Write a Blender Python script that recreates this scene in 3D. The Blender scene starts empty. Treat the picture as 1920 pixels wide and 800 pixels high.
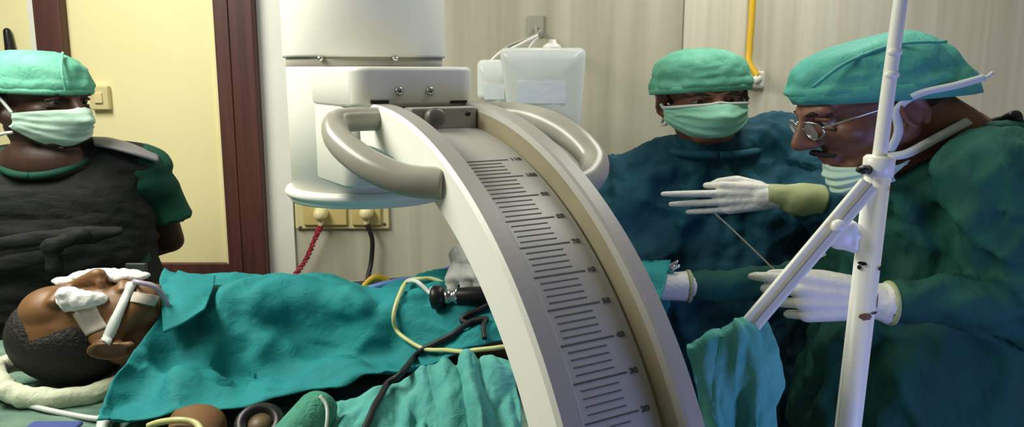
import bpy, bmesh, math, random
import numpy as np
from math import radians as rad, sin, cos, pi
from mathutils import Vector, Matrix, noise
from mathutils.bvhtree import BVHTree
random.seed(4)
SC = bpy.context.scene
COL = SC.collection

# ------------------------------------------------------------------ camera, world, lights, exposure
F, PITCH, EYE = 1500.0, rad(10), 1.62
cam = bpy.data.cameras.new('camera'); cam.sensor_width = 36; cam.lens = 36*F/1920; cam.clip_start = .05
cam_o = bpy.data.objects.new('camera', cam); COL.objects.link(cam_o)
cam_o.location = (0, 0, EYE); cam_o.rotation_euler = (pi/2-PITCH, 0, 0)
SC.camera = cam_o
SC.view_settings.view_transform = 'Standard'; SC.view_settings.look = 'None'
SC.view_settings.gamma = 1; SC.view_settings.use_curve_mapping = False
SC.view_settings.exposure = 0.0
wd = bpy.data.worlds.new('world'); SC.world = wd; wd.use_nodes = True
wd.node_tree.nodes['Background'].inputs[0].default_value = (.95, 1.0, .93, 1)
wd.node_tree.nodes['Background'].inputs[1].default_value = .13

def light(name, typ, loc, aim, energy, col, sx=1, sy=1):
    l = bpy.data.lights.new(name, typ); l.energy = energy; l.color = col
    if typ == 'AREA': l.shape = 'RECTANGLE'; l.size = sx; l.size_y = sy
    else: l.shadow_soft_size = sx
    o = bpy.data.objects.new(name, l); COL.objects.link(o); o.location = loc
    o.rotation_euler = (Vector(aim)-Vector(loc)).to_track_quat('-Z', 'Y').to_euler()
    return o
light('ceiling_tube_light', 'AREA', (-1.6, 1.5, 2.62), (-.4, 1.7, 0.7), 56, (1, .99, .86), 1.5, .5)
light('ceiling_tube_light', 'AREA', (.75, 2.15, 2.62), (.6, 2.2, 0), 17, (1, .99, .88), 1.4, .4)
light('monitor_glow', 'AREA', (1.25, .55, .95), (.1, 1.7, 1.3), 7.5, (.3, .38, 1), .5, .4)

# ------------------------------------------------------------------ helpers
def ray(px, py):
    u, v = (px-960)/F, (400-py)/F
    return np.array([u, cos(PITCH)+sin(PITCH)*v, -sin(PITCH)+cos(PITCH)*v])
def P(px, py, Y):
    d = ray(px, py)
    return np.array([0, 0, EYE])+d*(Y/d[1])
def s2l(c):
    return tuple((x/255/12.92 if x/255 <= .04045 else ((x/255+.055)/1.055)**2.4) for x in c)

def mat(name, rgb, rough=.6, rgb2=None, scale=(6, 6, 6), bump=0, bscale=(40, 40, 40), metal=0, trans=0, ior=1.45, spec=.5, sheen=0, sss=0, detail=4, contrast=.25, bdist=.01):
    m = bpy.data.materials.new(name); m.use_nodes = True
    nt = m.node_tree; b = nt.nodes['Principled BSDF']; L = nt.links.new
    b.inputs['Base Color'].default_value = s2l(rgb)+(1,)
    b.inputs['Roughness'].default_value = rough; b.inputs['Metallic'].default_value = metal
    b.inputs['Transmission Weight'].default_value = trans; b.inputs['IOR'].default_value = ior
    b.inputs['Specular IOR Level'].default_value = spec; b.inputs['Sheen Weight'].default_value = sheen
    if sss:
        b.inputs['Subsurface Weight'].default_value = sss; b.inputs['Subsurface Scale'].default_value = .01
    tc = nt.nodes.new('ShaderNodeTexCoord')
    def nz(sc, det):
        mp = nt.nodes.new('ShaderNodeMapping'); mp.inputs['Scale'].default_value = sc
        L(tc.outputs['Object'], mp.inputs['Vector'])
        n = nt.nodes.new('ShaderNodeTexNoise'); n.inputs['Scale'].default_value = 1; n.inputs['Detail'].default_value = det
        n.inputs['Distortion'].default_value = .6
        L(mp.outputs[0], n.inputs['Vector']); return n
    if rgb2:
        n = nz(scale, detail); r = nt.nodes.new('ShaderNodeValToRGB')
        r.color_ramp.elements[0].position = .5-contrast; r.color_ramp.elements[1].position = .5+contrast
        r.color_ramp.elements[0].color = s2l(rgb)+(1,); r.color_ramp.elements[1].color = s2l(rgb2)+(1,)
        L(n.outputs[0], r.inputs[0]); L(r.outputs[0], b.inputs['Base Color'])
    if bump:
        n = nz(bscale, 5); bn = nt.nodes.new('ShaderNodeBump'); bn.inputs['Strength'].default_value = bump
        bn.inputs['Distance'].default_value = bdist
        L(n.outputs[0], bn.inputs['Height']); L(bn.outputs[0], b.inputs['Normal'])
    return m

M = {}
M['wall'] = mat('wall_laminate', (160, 156, 138), .45, (202, 197, 180), (11, 11, .45), detail=8, contrast=.26)
M['wall_pale'] = mat('wall_laminate_pale', (194, 188, 170), .45, (226, 222, 206), (15, 15, .5), detail=6, contrast=.22)
M['plaster'] = mat('plaster', (214, 212, 200), .8, (222, 220, 208), (3, 3, 3))
M['floor'] = mat('floor_tile', (120, 118, 108), .4, (134, 132, 122), (4, 4, 4))
M['cream'] = mat('cream_laminate', (238, 226, 172), .5, (244, 234, 184), (1.5, 1.5, 1.5))
M['wood'] = mat('dark_wood', (66, 36, 32), .5, (92, 54, 48), (40, 40, 2))
M['white'] = mat('white_paint', (236, 236, 228), .35, (228, 228, 220), (5, 5, 5))
M['enamel'] = mat('machine_enamel', (226, 226, 216), .38, (220, 220, 212), (3, 3, 3))
M['arcgrey'] = mat('arc_grey', (162, 159, 154), .45, (157, 154, 149), (4, 4, 4))
M['arcwhite'] = mat('arc_white', (246, 247, 238), .4)
M['channel'] = mat('channel_grey', (148, 140, 116), .6, (136, 127, 102), (14, 14, 14))
M['plate'] = mat('scale_plate', (166, 164, 159), .4)
M['ink'] = mat('ink', (74, 72, 74), .6)
M['handle'] = mat('handle_grey', (168, 165, 153), .28, (154, 151, 141), (6, 6, 6))
M['darkgrey'] = mat('dark_grey', (96, 96, 92), .4)
M['steel'] = mat('steel', (200, 200, 198), .22, metal=1)
M['black'] = mat('black_plastic', (20, 20, 22), .4)
M['rubber'] = mat('black_rubber', (26, 26, 28), .55)
M['cap'] = mat('cap_green', (72, 156, 130), .7, (118, 192, 166), (18, 18, 18), bump=.35, bscale=(45, 45, 45), contrast=.3)
M['cap2'] = mat('cap_teal', (48, 136, 124), .7, (88, 174, 158), (14, 14, 14), bump=.35, bscale=(45, 45, 45), contrast=.3)
M['mask'] = mat('mask_green', (136, 202, 172), .75, (160, 220, 192), (16, 16, 40), bump=.2)
M['mask_pale'] = mat('mask_pale', (170, 204, 186), .75, (192, 220, 204), (16, 16, 40), bump=.2)
M['tie'] = mat('white_tie', (214, 220, 216), .8)
M['gown_blue'] = mat('gown_blue', (6, 58, 80), .8, (12, 84, 104), (7, 7, 4), bump=.5, bscale=(30, 30, 18), contrast=.3)
M['gown_green'] = mat('gown_green', (4, 60, 53), .8, (9, 84, 72), (7, 7, 4), bump=.5, bscale=(30, 30, 18), contrast=.3)
M['shirt'] = mat('shirt_green', (8, 66, 52), .8, (12, 78, 62), (7, 7, 7), bump=.4, bscale=(30, 30, 18))
M['apron'] = mat('lead_apron', (28, 30, 30), .75, (38, 40, 39), (5, 5, 8), spec=.25, bump=.5, bscale=(22, 22, 40))
M['apron_flap'] = mat('apron_flap', (128, 126, 132), .5, (112, 112, 116), (8, 8, 8))
M['drape'] = mat('drape_teal', (10, 120, 126), .8, (20, 140, 142), (5, 5, 5), bump=.45, bscale=(24, 34, 34), contrast=.3)
M['towel'] = mat('towel_teal', (68, 154, 148), .85, (98, 178, 168), (12, 12, 12), bump=.5, bscale=(40, 40, 40))
M['roll'] = mat('roll_green', (62, 138, 116), .85, (80, 156, 132), (20, 20, 20), bump=.6, bscale=(70, 70, 70))
M['sheet'] = mat('sheet_green', (66, 104, 90), .8, (120, 146, 130), (7, 16, 7), bump=.5, bscale=(18, 40, 18), contrast=.2)
M['skin_dark'] = mat('skin_dark', (58, 38, 30), .5, (80, 52, 40), (16, 16, 16), sss=.06)
M['skin_mid'] = mat('skin_mid', (104, 69, 54), .5, (132, 87, 67), (14, 14, 14), sss=.06)
M['skin_warm'] = mat('skin_warm', (112, 78, 46), .45, (130, 92, 55), (14, 14, 14), sss=.06)
M['hair'] = mat('hair', (16, 13, 12), .6, (30, 25, 22), (120, 120, 120), bump=.6, bscale=(160, 160, 160))
M['eye'] = mat('eyeball', (128, 112, 102), .25)
M['pupil'] = mat('pupil', (20, 14, 12), .2)
M['glove'] = mat('latex_glove', (206, 206, 204), .5, (222, 220, 210), (20, 20, 20), bump=.3, bscale=(60, 60, 60))
M['cuff'] = mat('knit_cuff', (150, 160, 112), .7, (166, 174, 128), (12, 12, 12), bump=.15, bscale=(40, 40, 40))
M['gauze'] = mat('gauze', (242, 242, 238), .8, bump=.4, bscale=(60, 60, 60))
M['tape'] = mat('tape', (196, 184, 172), .55, (208, 196, 184), (20, 20, 20))
M['ringfoam'] = mat('head_ring_cloth', (218, 222, 196), .8, (206, 212, 184), (10, 10, 10), bump=.5, bscale=(40, 40, 40))
M['socketp'] = mat('socket_plastic', (214, 202, 152), .4)
M['plug'] = mat('plug_plastic', (226, 212, 160), .35)
M['red'] = mat('red_cable', (186, 62, 76), .45, (150, 42, 58), (40, 40, 40))
M['yellow'] = mat('yellow_hose', (222, 178, 44), .45)
M['blue'] = mat('blue_tube', (112, 146, 214), .4)
M['ygreen'] = mat('pale_tube', (204, 206, 142), .35)
M['clear'] = mat('clear_tube', (214, 220, 214), .3)
M['rust'] = mat('rust', (124, 92, 62), .7)
M['water'] = mat('fluid_bottle', (240, 246, 246), .14, trans=.45, ior=1.25)
M['glass'] = mat('lens', (240, 244, 244), .05, trans=.9)
M['bluepad'] = mat('blue_pad', (64, 80, 150), .6)
M['card'] = mat('paper_label', (232, 238, 242), .4, (222, 231, 240), (14, 14, 60), contrast=.1)

WL = {}
def tag(o, label=None, cat=None, group=None, kind=None):
    if label: o['label'] = label
    if cat: o['category'] = cat
    if group: o['group'] = group
    if kind: o['kind'] = kind
    return o
def empty(name, loc, label=None, cat=None, group=None, kind=None):
    o = bpy.data.objects.new(name, None); COL.objects.link(o); o.location = loc; o.empty_display_size = .1
    WL[o.name] = np.array(loc, float)
    return tag(o, label, cat, group, kind)
def mk(name, vf, m, parent=None, smooth=True, solid=0, label=None, cat=None, group=None, kind=None, bevel=0):
    V, Fc = vf; V = np.asarray(V, float)
    if parent is not None: org = WL[parent.name]
    else: org = np.array([(V[:, 0].min()+V[:, 0].max())/2, (V[:, 1].min()+V[:, 1].max())/2, V[:, 2].min()])
    me = bpy.data.meshes.new(name); me.from_pydata((V-org).tolist(), [], [list(map(int, f)) for f in Fc]); me.update()
    bm = bmesh.new(); bm.from_mesh(me); bmesh.ops.recalc_face_normals(bm, faces=bm.faces); bm.to_mesh(me); bm.free()
    if smooth: me.polygons.foreach_set('use_smooth', [True]*len(me.polygons))
    me.materials.append(m)
    o = bpy.data.objects.new(name, me); COL.objects.link(o)
    if parent is not None: o.parent = parent
    else: o.location = org
    WL[o.name] = org
    if solid:
        s = o.modifiers.new('solid', 'SOLIDIFY'); s.thickness = solid; s.offset = -1
    if bevel:
        b = o.modifiers.new('bevel', 'BEVEL'); b.width = bevel; b.segments = 3; b.limit_method = 'ANGLE'; b.angle_limit = rad(40)
    return tag(o, label, cat, group, kind)
def join(*vfs):
    V, Fc, n = [], [], 0
    for v, f in vfs:
        v = np.asarray(v, float); V.append(v); Fc += [tuple(i+n for i in q) for q in f]; n += len(v)
    return np.concatenate(V), Fc
def xf(vf, mtx=None, t=(0, 0, 0)):
    v = np.asarray(vf[0], float)
    if mtx is not None: v = v @ np.array(mtx, float).T
    return v+np.array(t, float), vf[1]
def rz(a): return np.array([[cos(a), -sin(a), 0], [sin(a), cos(a), 0], [0, 0, 1.]])
def rx(a): return np.array([[1., 0, 0], [0, cos(a), -sin(a)], [0, sin(a), cos(a)]])
def ry(a): return np.array([[cos(a), 0, sin(a)], [0, 1., 0], [-sin(a), 0, cos(a)]])
def box(lo, hi):
    a, b = lo, hi
    V = [(x, y, z) for x in (a[0], b[0]) for y in (a[1], b[1]) for z in (a[2], b[2])]
    return np.array(V, float), [(0, 1, 3, 2), (4, 6, 7, 5), (0, 4, 5, 1), (2, 3, 7, 6), (0, 2, 6, 4), (1, 5, 7, 3)]
def grid_faces(nu, nv, wrap=False):
    Fc = []
    for i in range(nu-1):
        for j in range(nv if wrap else nv-1):
            k = (j+1) % nv
            Fc.append((i*nv+j, (i+1)*nv+j, (i+1)*nv+k, i*nv+k))
    return Fc
def rings(pts, caps=True):
    pts = np.asarray(pts, float); nu, nv = pts.shape[:2]
    Fc = grid_faces(nu, nv, True)
    if caps: Fc += [tuple(range(nv-1, -1, -1)), tuple((nu-1)*nv+j for j in range(nv))]
    return pts.reshape(-1, 3), Fc
def frame(d):
    d = np.asarray(d, float); d = d/np.linalg.norm(d)
    a = np.array([0, 0, 1.]) if abs(d[2]) < .9 else np.array([1., 0, 0])
    u = np.cross(a, d); u /= np.linalg.norm(u); return u, np.cross(d, u), d
def capsule(a, b, ra, rb, n=16, m=5, flat=None):
    a, b = np.array(a, float), np.array(b, float)
    u, v, d = frame(b-a if np.linalg.norm(b-a) > 1e-6 else (0, 0, 1))
    R = []
    for i in range(m+1):
        t = -pi/2+(pi/2)*i/m+1e-3*(i == 0); R.append((a+d*ra*sin(t), ra*cos(t)))
    for i in range(m+1):
        t = (pi/2)*i/m-1e-3*(i == m); R.append((b+d*rb*sin(t), rb*cos(t)))
    an = np.linspace(0, 2*pi, n, endpoint=False)
    pts = [[c+r*(cos(q)*u+sin(q)*v) for q in an] for c, r in R]
    return rings(pts)
def ell(c, r, R=None, n=24, m=14):
    an = np.linspace(0, 2*pi, n, endpoint=False); pts = []
    for i in range(m+1):
        t = min(max(-pi/2+pi*i/m, -pi/2+.02), pi/2-.02)
        pts.append([(r[0]*cos(t)*cos(q), r[1]*cos(t)*sin(q), r[2]*sin(t)) for q in an])
    return xf(rings(pts), R, c)
def cyl(a, b, ra, rb=None, n=32):
    rb = ra if rb is None else rb
    a, b = np.array(a, float), np.array(b, float); u, v, d = frame(b-a)
    an = np.linspace(0, 2*pi, n, endpoint=False)
    return rings([[c+r*(cos(q)*u+sin(q)*v) for q in an] for c, r in ((a, ra), (b, rb))])
def lathe(c, prof, n=48, axis=(0, 0, 1)):
    u, v, d = frame(axis); an = np.linspace(0, 2*pi, n, endpoint=False); c = np.array(c, float)
    return rings([[c+d*h+max(r, 1e-4)*(cos(q)*u+sin(q)*v) for q in an] for r, h in prof])
def catmull(pts, n):
    pts = np.asarray(pts, float); k = len(pts)
    if k == 2:
        t = np.linspace(0, 1, n)[:, None]; return pts[0]*(1-t)+pts[1]*t
    ext = np.vstack([2*pts[0]-pts[1], pts, 2*pts[-1]-pts[-2]]); out = []
    for s in np.linspace(0, k-1, n):
        i = min(int(s), k-2); t = s-i; p0, p1, p2, p3 = ext[i:i+4]
        out.append(.5*((2*p1)+(-p0+p2)*t+(2*p0-5*p1+4*p2-p3)*t*t+(-p0+3*p1-3*p2+p3)*t**3))
    return np.array(out)
def tube(pts, r, n=12, res=None, sx=1, sy=1, round_end=False):
    C = catmull(pts, res or max(8, len(pts)*8)); k = len(C)
    rr = np.interp(np.linspace(0, 1, k), np.linspace(0, 1, len(r)), r) if hasattr(r, '__len__') else np.full(k, r)
    T = np.gradient(C, axis=0); T /= np.linalg.norm(T, axis=1)[:, None]+1e-12
    u, v, _ = frame(T[0]); an = np.linspace(0, 2*pi, n, endpoint=False); R = []
    for i in range(k):
        u = u-T[i]*np.dot(u, T[i]); u /= np.linalg.norm(u); v = np.cross(T[i], u)
        R.append([C[i]+rr[i]*(sx*cos(q)*u+sy*sin(q)*v) for q in an])
    return rings(R)
def ribbon(pts, w, th, updir, res=None):
    """flat strap swept along pts; width along cross(tangent, updir)"""
    C = catmull(pts, res or len(pts)*8); T = np.gradient(C, axis=0); T /= np.linalg.norm(T, axis=1)[:, None]
    R = []
    for i, c in enumerate(C):
        N = np.array(updir if not callable(updir) else updir(c), float); N -= T[i]*N.dot(T[i]); N /= np.linalg.norm(N); B = np.cross(T[i], N)
        R.append([c+B*w/2-N*th/2, c+B*w/2+N*th/2, c-B*w/2+N*th/2, c-B*w/2-N*th/2])
    return rings(R)
def loft(rows, nu, nv):
    rows = [catmull(r, nu) for r in rows]; A = np.array(rows)
    G = np.array([catmull(A[:, i], nv) for i in range(nu)])
    return G.reshape(-1, 3), grid_faces(nu, nv)
def normals(vf):
    me = bpy.data.meshes.new('tmp'); me.from_pydata(np.asarray(vf[0]).tolist(), [], [list(map(int, f)) for f in vf[1]]); me.update()
    n = np.empty(len(me.vertices)*3, np.float32); me.vertex_normals.foreach_get('vector', n)
    bpy.data.meshes.remove(me); return n.reshape(-1, 3).astype(float)
def fold(p, sc, seed):
    q = Vector((p[0]*sc[0]+seed*7.1, p[1]*sc[1]+seed*3.3, p[2]*sc[2]-seed*5.7))
    w = noise.noise(q*.5)*.8
    q2 = q+Vector((w, w, w))
    return (1-2.2*abs(noise.noise(q2)))*.65+noise.noise(q2*2.3)*.35
def wrinkle(vf, amp, sc, seed=0, wt=None):
    V = np.asarray(vf[0], float).copy(); N = normals(vf)
    for i, p in enumerate(V):
        a = amp if wt is None else amp*wt(p)
        if a: V[i] = p+N[i]*(a*(fold(p, sc, seed)-.35))
    return V, vf[1]
def rem(prims, voxel, sm=4):
    """fuse closed shapes into one continuous skin"""
    V, Fc = join(*prims)
    me = bpy.data.meshes.new('tmp'); me.from_pydata(V.tolist(), [], [list(map(int, f)) for f in Fc]); me.update()
    o = bpy.data.objects.new('tmp', me); COL.objects.link(o)
    r = o.modifiers.new('r', 'REMESH'); r.mode = 'VOXEL'; r.voxel_size = voxel; r.adaptivity = 0
    if sm:
        s = o.modifiers.new('s', 'SMOOTH'); s.factor = .5; s.iterations = sm
    dg = bpy.context.evaluated_depsgraph_get(); dg.update()
    e = o.evaluated_get(dg); m2 = e.to_mesh()
    v = np.empty(len(m2.vertices)*3, np.float32); m2.vertices.foreach_get('co', v)
    Fo = [tuple(p.vertices) for p in m2.polygons]
    e.to_mesh_clear(); bpy.data.objects.remove(o); bpy.data.meshes.remove(me)
    return v.reshape(-1, 3).astype(float), Fo

# ------------------------------------------------------------------ room shell
BW = 3.05
XS = P(1281, 40, BW)[0]
mk('floor', box((-3.2, -1.2, -.1), (3.2, BW+.15, 0)), M['floor'], smooth=False, kind='structure')
mk('ceiling', box((-3.2, -1.2, 2.8), (3.2, BW+.15, 2.9)), M['plaster'], smooth=False, kind='structure')
mk('wall_left', box((-3.2, -1.2, 0), (-3.1, BW, 2.8)), M['plaster'], smooth=False, kind='structure')
mk('wall_right', box((3.1, -1.2, 0), (3.2, BW, 2.8)), M['plaster'], smooth=False, kind='structure')
DX0, DX1 = P(82, 60, BW)[0], P(495, 250, BW)[0]
jw = .145
wb = join(box((DX1-.02, BW, 0), (XS-.003, BW+.1, 2.8)), box((XS-.003, BW+.006, 0), (XS+.003, BW+.1, 2.8)), box((DX0, BW+.03, 0), (DX1, BW+.1, 2.8)))
mk('wall_back', wb, M['wall'], smooth=False, kind='structure')
mk('trim_1', box((XS+.003, BW-.004, 0), (3.1, BW+.1, 2.8)), M['wall_pale'], smooth=False, kind='structure', label='paler laminate panels of the back wall')
mk('trim_2', box((DX1, BW-.012, 0), (DX1+.1, BW, 2.8)), M['white'], smooth=False, kind='structure')
# doorway with fixed cream panel and dark frame
zb = P(300, 490, BW)[2]
d = empty('door_1', ((DX0+DX1)/2, BW, 0), kind='structure')
fr = join(box((DX1-jw, BW-.06, 0), (DX1, BW+.03, 2.6)), box((DX0, BW-.06, 0), (DX0+.10, BW+.03, 2.6)), box((DX0, BW-.06, 2.5), (DX1, BW+.03, 2.6)))
mk('door_frame', fr, M['wood'], d, smooth=False, bevel=.006)
mk('rebate', box((DX1-jw+.045, BW-.066, 0), (DX1-jw+.055, BW-.06, 2.5)), M['wood'], d, smooth=False)
mk('rail', box((DX0+.10, BW-.035, 0), (DX1-jw, BW+.03, zb)), M['wood'], d, smooth=False, bevel=.004)
mk('door_panel', box((DX0+.10, BW-.012, zb), (DX1-jw, BW+.03, 2.5)), M['cream'], d, smooth=False)
mk('bead', box((DX1-jw-.016, BW-.03, zb+.0), (DX1-jw, BW-.012, 2.5)), M['cream'], d, smooth=False)
sw = P(190, 183, BW-.02)
o = empty('wall_switch', sw, 'small cream switch box on the cream door panel beside the left person', 'switch')
mk('switch_plate', box(sw-np.array([.035, .02, .045]), sw+np.array([.035, .0085, .045])), M['socketp'], o, bevel=.006, smooth=False)
mk('rocker', box(sw-np.array([.015, .028, .02]), sw+np.array([.015, -.018, .02])), M['plug'], o, bevel=.003, smooth=False)
# left of the doorway: cream wall with pale strip and a dark hook
mk('wall_left_back', box((-3.1, BW-.01, 0), (DX0, BW+.1, 2.8)), M['cream'], smooth=False, kind='structure')
mk('trim_3', box((DX0-.035, BW-.03, 0), (DX0, BW-.01, 2.8)), M['white'], smooth=False, kind='structure')
hk = P(16, 85, BW-.03)
mk('wall_hook', rem([capsule(hk+np.array([0, 0, .05]), hk+np.array([.012, .0, -.12]), .014, .026), capsule(hk+np.array([-.0, .02, -.1]), hk+np.array([.01, -.03, -.14]), .02, .02)], .005, 2), M['black'], label='dark hook on the cream wall above the left person', cat='hook')

# ------------------------------------------------------------------ wall sockets and leads
def wb_(px, py, off=0): return P(px, py, BW-off)
a, b = wb_(556, 428, .0), wb_(730, 385, .0)
so = empty('socket_board', ((a[0]+b[0])/2, BW, a[2]), 'cream double socket board on the back wall below the imaging drum', 'socket')
mk('board', box((a[0], BW-.016, a[2]), (b[0], BW, b[2]+.06)), M['socketp'], so, smooth=False, bevel=.006)
for x0, x1 in ((572, 652), (662, 716)):
    q, r = wb_(x0, 420), wb_(x1, 388)
    mk('outlet', box((q[0], BW-.03, q[2]), (r[0], BW-.01, r[2]+.045)), mat('outlet_plastic', (198, 178, 118), .4), so, smooth=False, bevel=.005)
for x, y in ((565, 424), (722, 418)):
    q = wb_(x, y); mk('screw', cyl((q[0], BW-.019, q[2]), (q[0], BW-.01, q[2]), .006, n=12), M['darkgrey'], so)
def plug(px, py, lbl):
    c = wb_(px, py, .055)
    o = mk('plug', rem([capsule(c+np.array([0, .045, .012]), c+np.array([0, .0, .004]), .03, .026), capsule(c+np.array([0, .01, 0]), c+np.array([0, .005, -.035]), .016, .010)], .004, 3), M['plug'])
    return tag(o, lbl, 'plug', 'plugs in the socket board'), c+np.array([0, .005, -.04])
p1, c1 = plug(600, 404, 'cream plug with the red lead in the wall socket board')
p2, c2 = plug(686, 402, 'cream plug with the black lead in the wall socket board')
red = [c1, wb_(598, 430, .05), wb_(588, 455, .05), wb_(572, 490, .05), wb_(552, 517, .06), wb_(535, 540, .08), wb_(520, 575, .1), wb_(505, 640, .12), np.array([wb_(500, 640)[0], BW-.12, .3]), np.array([wb_(490, 640)[0], BW-.2, .012])]
def twist(pts, ph, r):
    C = catmull(pts, 240); return [c+r*np.array([cos(i*.55+ph), 0, sin(i*.55+ph)])*(1 if 0 < i else .2) for i, c in enumerate(C)]
o = mk('power_lead', tube(twist(red, 0, .005), .0062, 8, 480), M['red'], label='red twisted lead hanging from the left plug on the wall', cat='cable')
mk('strand', tube(twist(red, pi, .005), .0062, 8, 480), mat('dark_red_cable', (122, 34, 50), .45), o)
blk = [c2, wb_(690, 425, .05), wb_(698, 450, .05), wb_(696, 490, .05), wb_(690, 520, .08), wb_(684, 560, .12), np.array([wb_(684, 560)[0], BW-.12, .4]), np.array([wb_(690, 560)[0], BW-.2, .012])]
mk('power_lead', tube(blk, .009, 10), M['rubber'], label='black lead hanging from the right plug on the wall', cat='cable')

# ------------------------------------------------------------------ gas hose
h = wb_(1411, 148)
g = empty('gas_outlet', (h[0], BW, h[2]), 'white wall outlet with yellow hose on the pale panel behind the front facing person', 'gas outlet')
mk('outlet_body', box((h[0]-.03, BW-.03, h[2]-.035), (h[0]+.04, BW-.003, h[2]+.03)), M['white'], g, smooth=False, bevel=.01)
mk('spout', cyl((h[0], BW-.07, h[2]+.0), (h[0], BW-.02, h[2]), .016), M['white'], g)
mk('hose', tube([P(1414, -80, BW-.03), P(1411, 0, BW-.03), P(1408, 50, BW-.03), P(1405, 95, BW-.032), P(1405, 118, BW-.04), np.array([h[0], BW-.06, h[2]+.01])], .0125), M['yellow'], g)

# ------------------------------------------------------------------ C-arm x-ray machine
CC, CR, CA, CT, CW = np.array([-.173, 1.575, .812]), .75, .535, .09, .235
H = np.array([sin(CA), -cos(CA), 0]); LT = np.array([cos(CA), sin(CA), 0]); UP = np.array([0, 0, 1.])
def A(r, t, w): return CC+r*sin(rad(t))*H+r*cos(rad(t))*UP+w*LT
ca = empty('c_arm_machine', (CC[0]+.5*H[0], CC[1]+.5*H[1], 0), 'large white and grey c-arm x-ray machine with curved scale arm over the draped patient', 'x-ray machine')
D = .045; hw = CW/2; fl = .04
prof = [(CR-CT, -hw+.012), (CR-CT+.012, -hw), (CR-.006, -hw), (CR, -hw+.006), (CR, -hw+fl-.004), (CR-.004, -hw+fl), (CR-D, -hw+fl), (CR-D, hw-fl), (CR-.012, hw-fl), (CR-.002, hw-fl+.004), (CR+.0, hw-fl+.010), (CR, hw-.006), (CR-.006, hw), (CR-CT+.012, hw), (CR-CT, hw-.012)]
T0, T1 = -3, 182
ths = np.linspace(T0, T1, 140)
V, Fc = rings([[A(r, t, w) for r, w in prof] for t in ths])
arc = mk('arc', (V, Fc), M['arcgrey'], ca, smooth=False)
arc.data.materials.append(M['arcwhite']); arc.data.materials.append(M['channel'])
npf = len(prof); 
for i, f in enumerate(arc.data.polygons):
    j = i % npf
    f.use_smooth = False
    if i < (len(ths)-1)*npf:
        if j in (0, 1, 2): f.material_index = 1
        elif j in (5, 6, 7): f.material_index = 2
tt = np.linspace(6, 120, 110)
rp = CR-D+.003
mk('scale_plate', rings([[A(rp, t, -.074), A(rp, t, .072), A(rp-.002, t, .072), A(rp-.002, t, -.074)] for t in tt]), M['plate'], ca, smooth=False)
ticks = []
def tickm(t, w0, w1, th):
    dt = math.degrees(th/2/rp); r0, r1 = rp-.0005, rp+.0008
    V = [A(r, q, w) for r in (r0, r1) for q in (t-dt, t+dt) for w in (w0, w1)]
    ticks.append((np.array(V), [(0, 1, 3, 2), (4, 6, 7, 5), (0, 4, 5, 1), (2, 3, 7, 6), (0, 2, 6, 4), (1, 5, 7, 3)]))
nums = []
for k in range(-6, 9):
    t0 = 48+4.45*k
    tickm(t0, -.069, .040, .0022)
    for q in range(1, 5): tickm(t0+.89*q, -.044, .022, .0014)
    nums.append((t0, str(50-10*k) if 50-10*k >= 0 else str(10*k-50)))
mk('scale_mark', join(*ticks), M['ink'], ca, smooth=False, kind='stuff', label='dark graduation lines')
nv = []
for t0, s in nums:
    cu = bpy.data.curves.new('tmp', 'FONT'); cu.body = s; cu.size = .0115; cu.extrude = .0004; cu.align_x = 'LEFT'; cu.align_y = 'CENTER'; cu.offset = .0004
    to = bpy.data.objects.new('tmp', cu); COL.objects.link(to)
    dg = bpy.context.evaluated_depsgraph_get(); dg.update(); e = to.evaluated_get(dg); me = e.to_mesh()
    v = np.array([x.co[:] for x in me.vertices]); fs = [tuple(p.vertices) for p in me.polygons]
    e.to_mesh_clear(); bpy.data.objects.remove(to); bpy.data.curves.remove(cu)
    tan = cos(rad(t0))*H-sin(rad(t0))*UP; nr = sin(rad(t0))*H+cos(rad(t0))*UP
    nv.append((A(rp+.0008, t0, .045)+v[:, :1]*1.25*LT-v[:, 1:2]*tan+v[:, 2:3]*nr, fs))
for q in nv: mk('scale_number', q, M['ink'], ca, smooth=False)
# bracket housing on the arm end
bc = A(CR, -4, 0)
def rbox(cx, cy, hx, hy, z0, z1, r, rot=CA, n=7):
    out = []
    for sx, sy, a0 in ((1, -1, -pi/2), (1, 1, 0), (-1, 1, pi/2), (-1, -1, pi)):
        for i in range(n):
            a = a0+pi/2*i/(n-1); out.append((sx*(hx-r)+r*cos(a), sy*(hy-r)+r*sin(a)))
    q = np.array([(x, y, 0) for x, y in out]) @ rz(rot).T
    e = .006
    def ring(s, z): return [(cx+p[0]*s, cy+p[1]*s, z) for p in q]
    return rings([ring(.965, z0), ring(1, z0+e), ring(1, z1-e), ring(.965, z1)])
zt, zm, zl = P(780, 125, 1.56)[2], P(780, 196, 1.56)[2], P(660, 345, 1.62)[2]
bx, by = (P(784, 160, 1.55)-H*.145)[:2]
mk('bracket', rbox(bx, by, .128, .145, zm-.004, zt, .035), M['enamel'], ca, bevel=.003)
bk = np.array([bx, by])-H[:2]*.03
mk('bracket_skirt', rbox(bk[0], bk[1], .124, .112, zl, zm, .035), M['enamel'], ca)
for px in (748, 806):
    c = P(px, 171, 1.5); n_ = -H
    # onto the front face plane
    fp = np.array([bx, by, 0])+H*.145; dr = ray(px, 171); tq = (fp-np.array([0, 0, EYE])).dot(H)/dr.dot(H); c = np.array([0, 0, EYE])+dr*tq
    sc_ = mk('screw', lathe(c, [(.0085, -.002), (.0085, .004), (.006, .006), (.0, .0062)], 16, H), M['steel'], ca)
    mk('screw_slot', cyl(c+H*.0055, c+H*.0075, .003, n=8), M['ink'], sc_)
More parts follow.
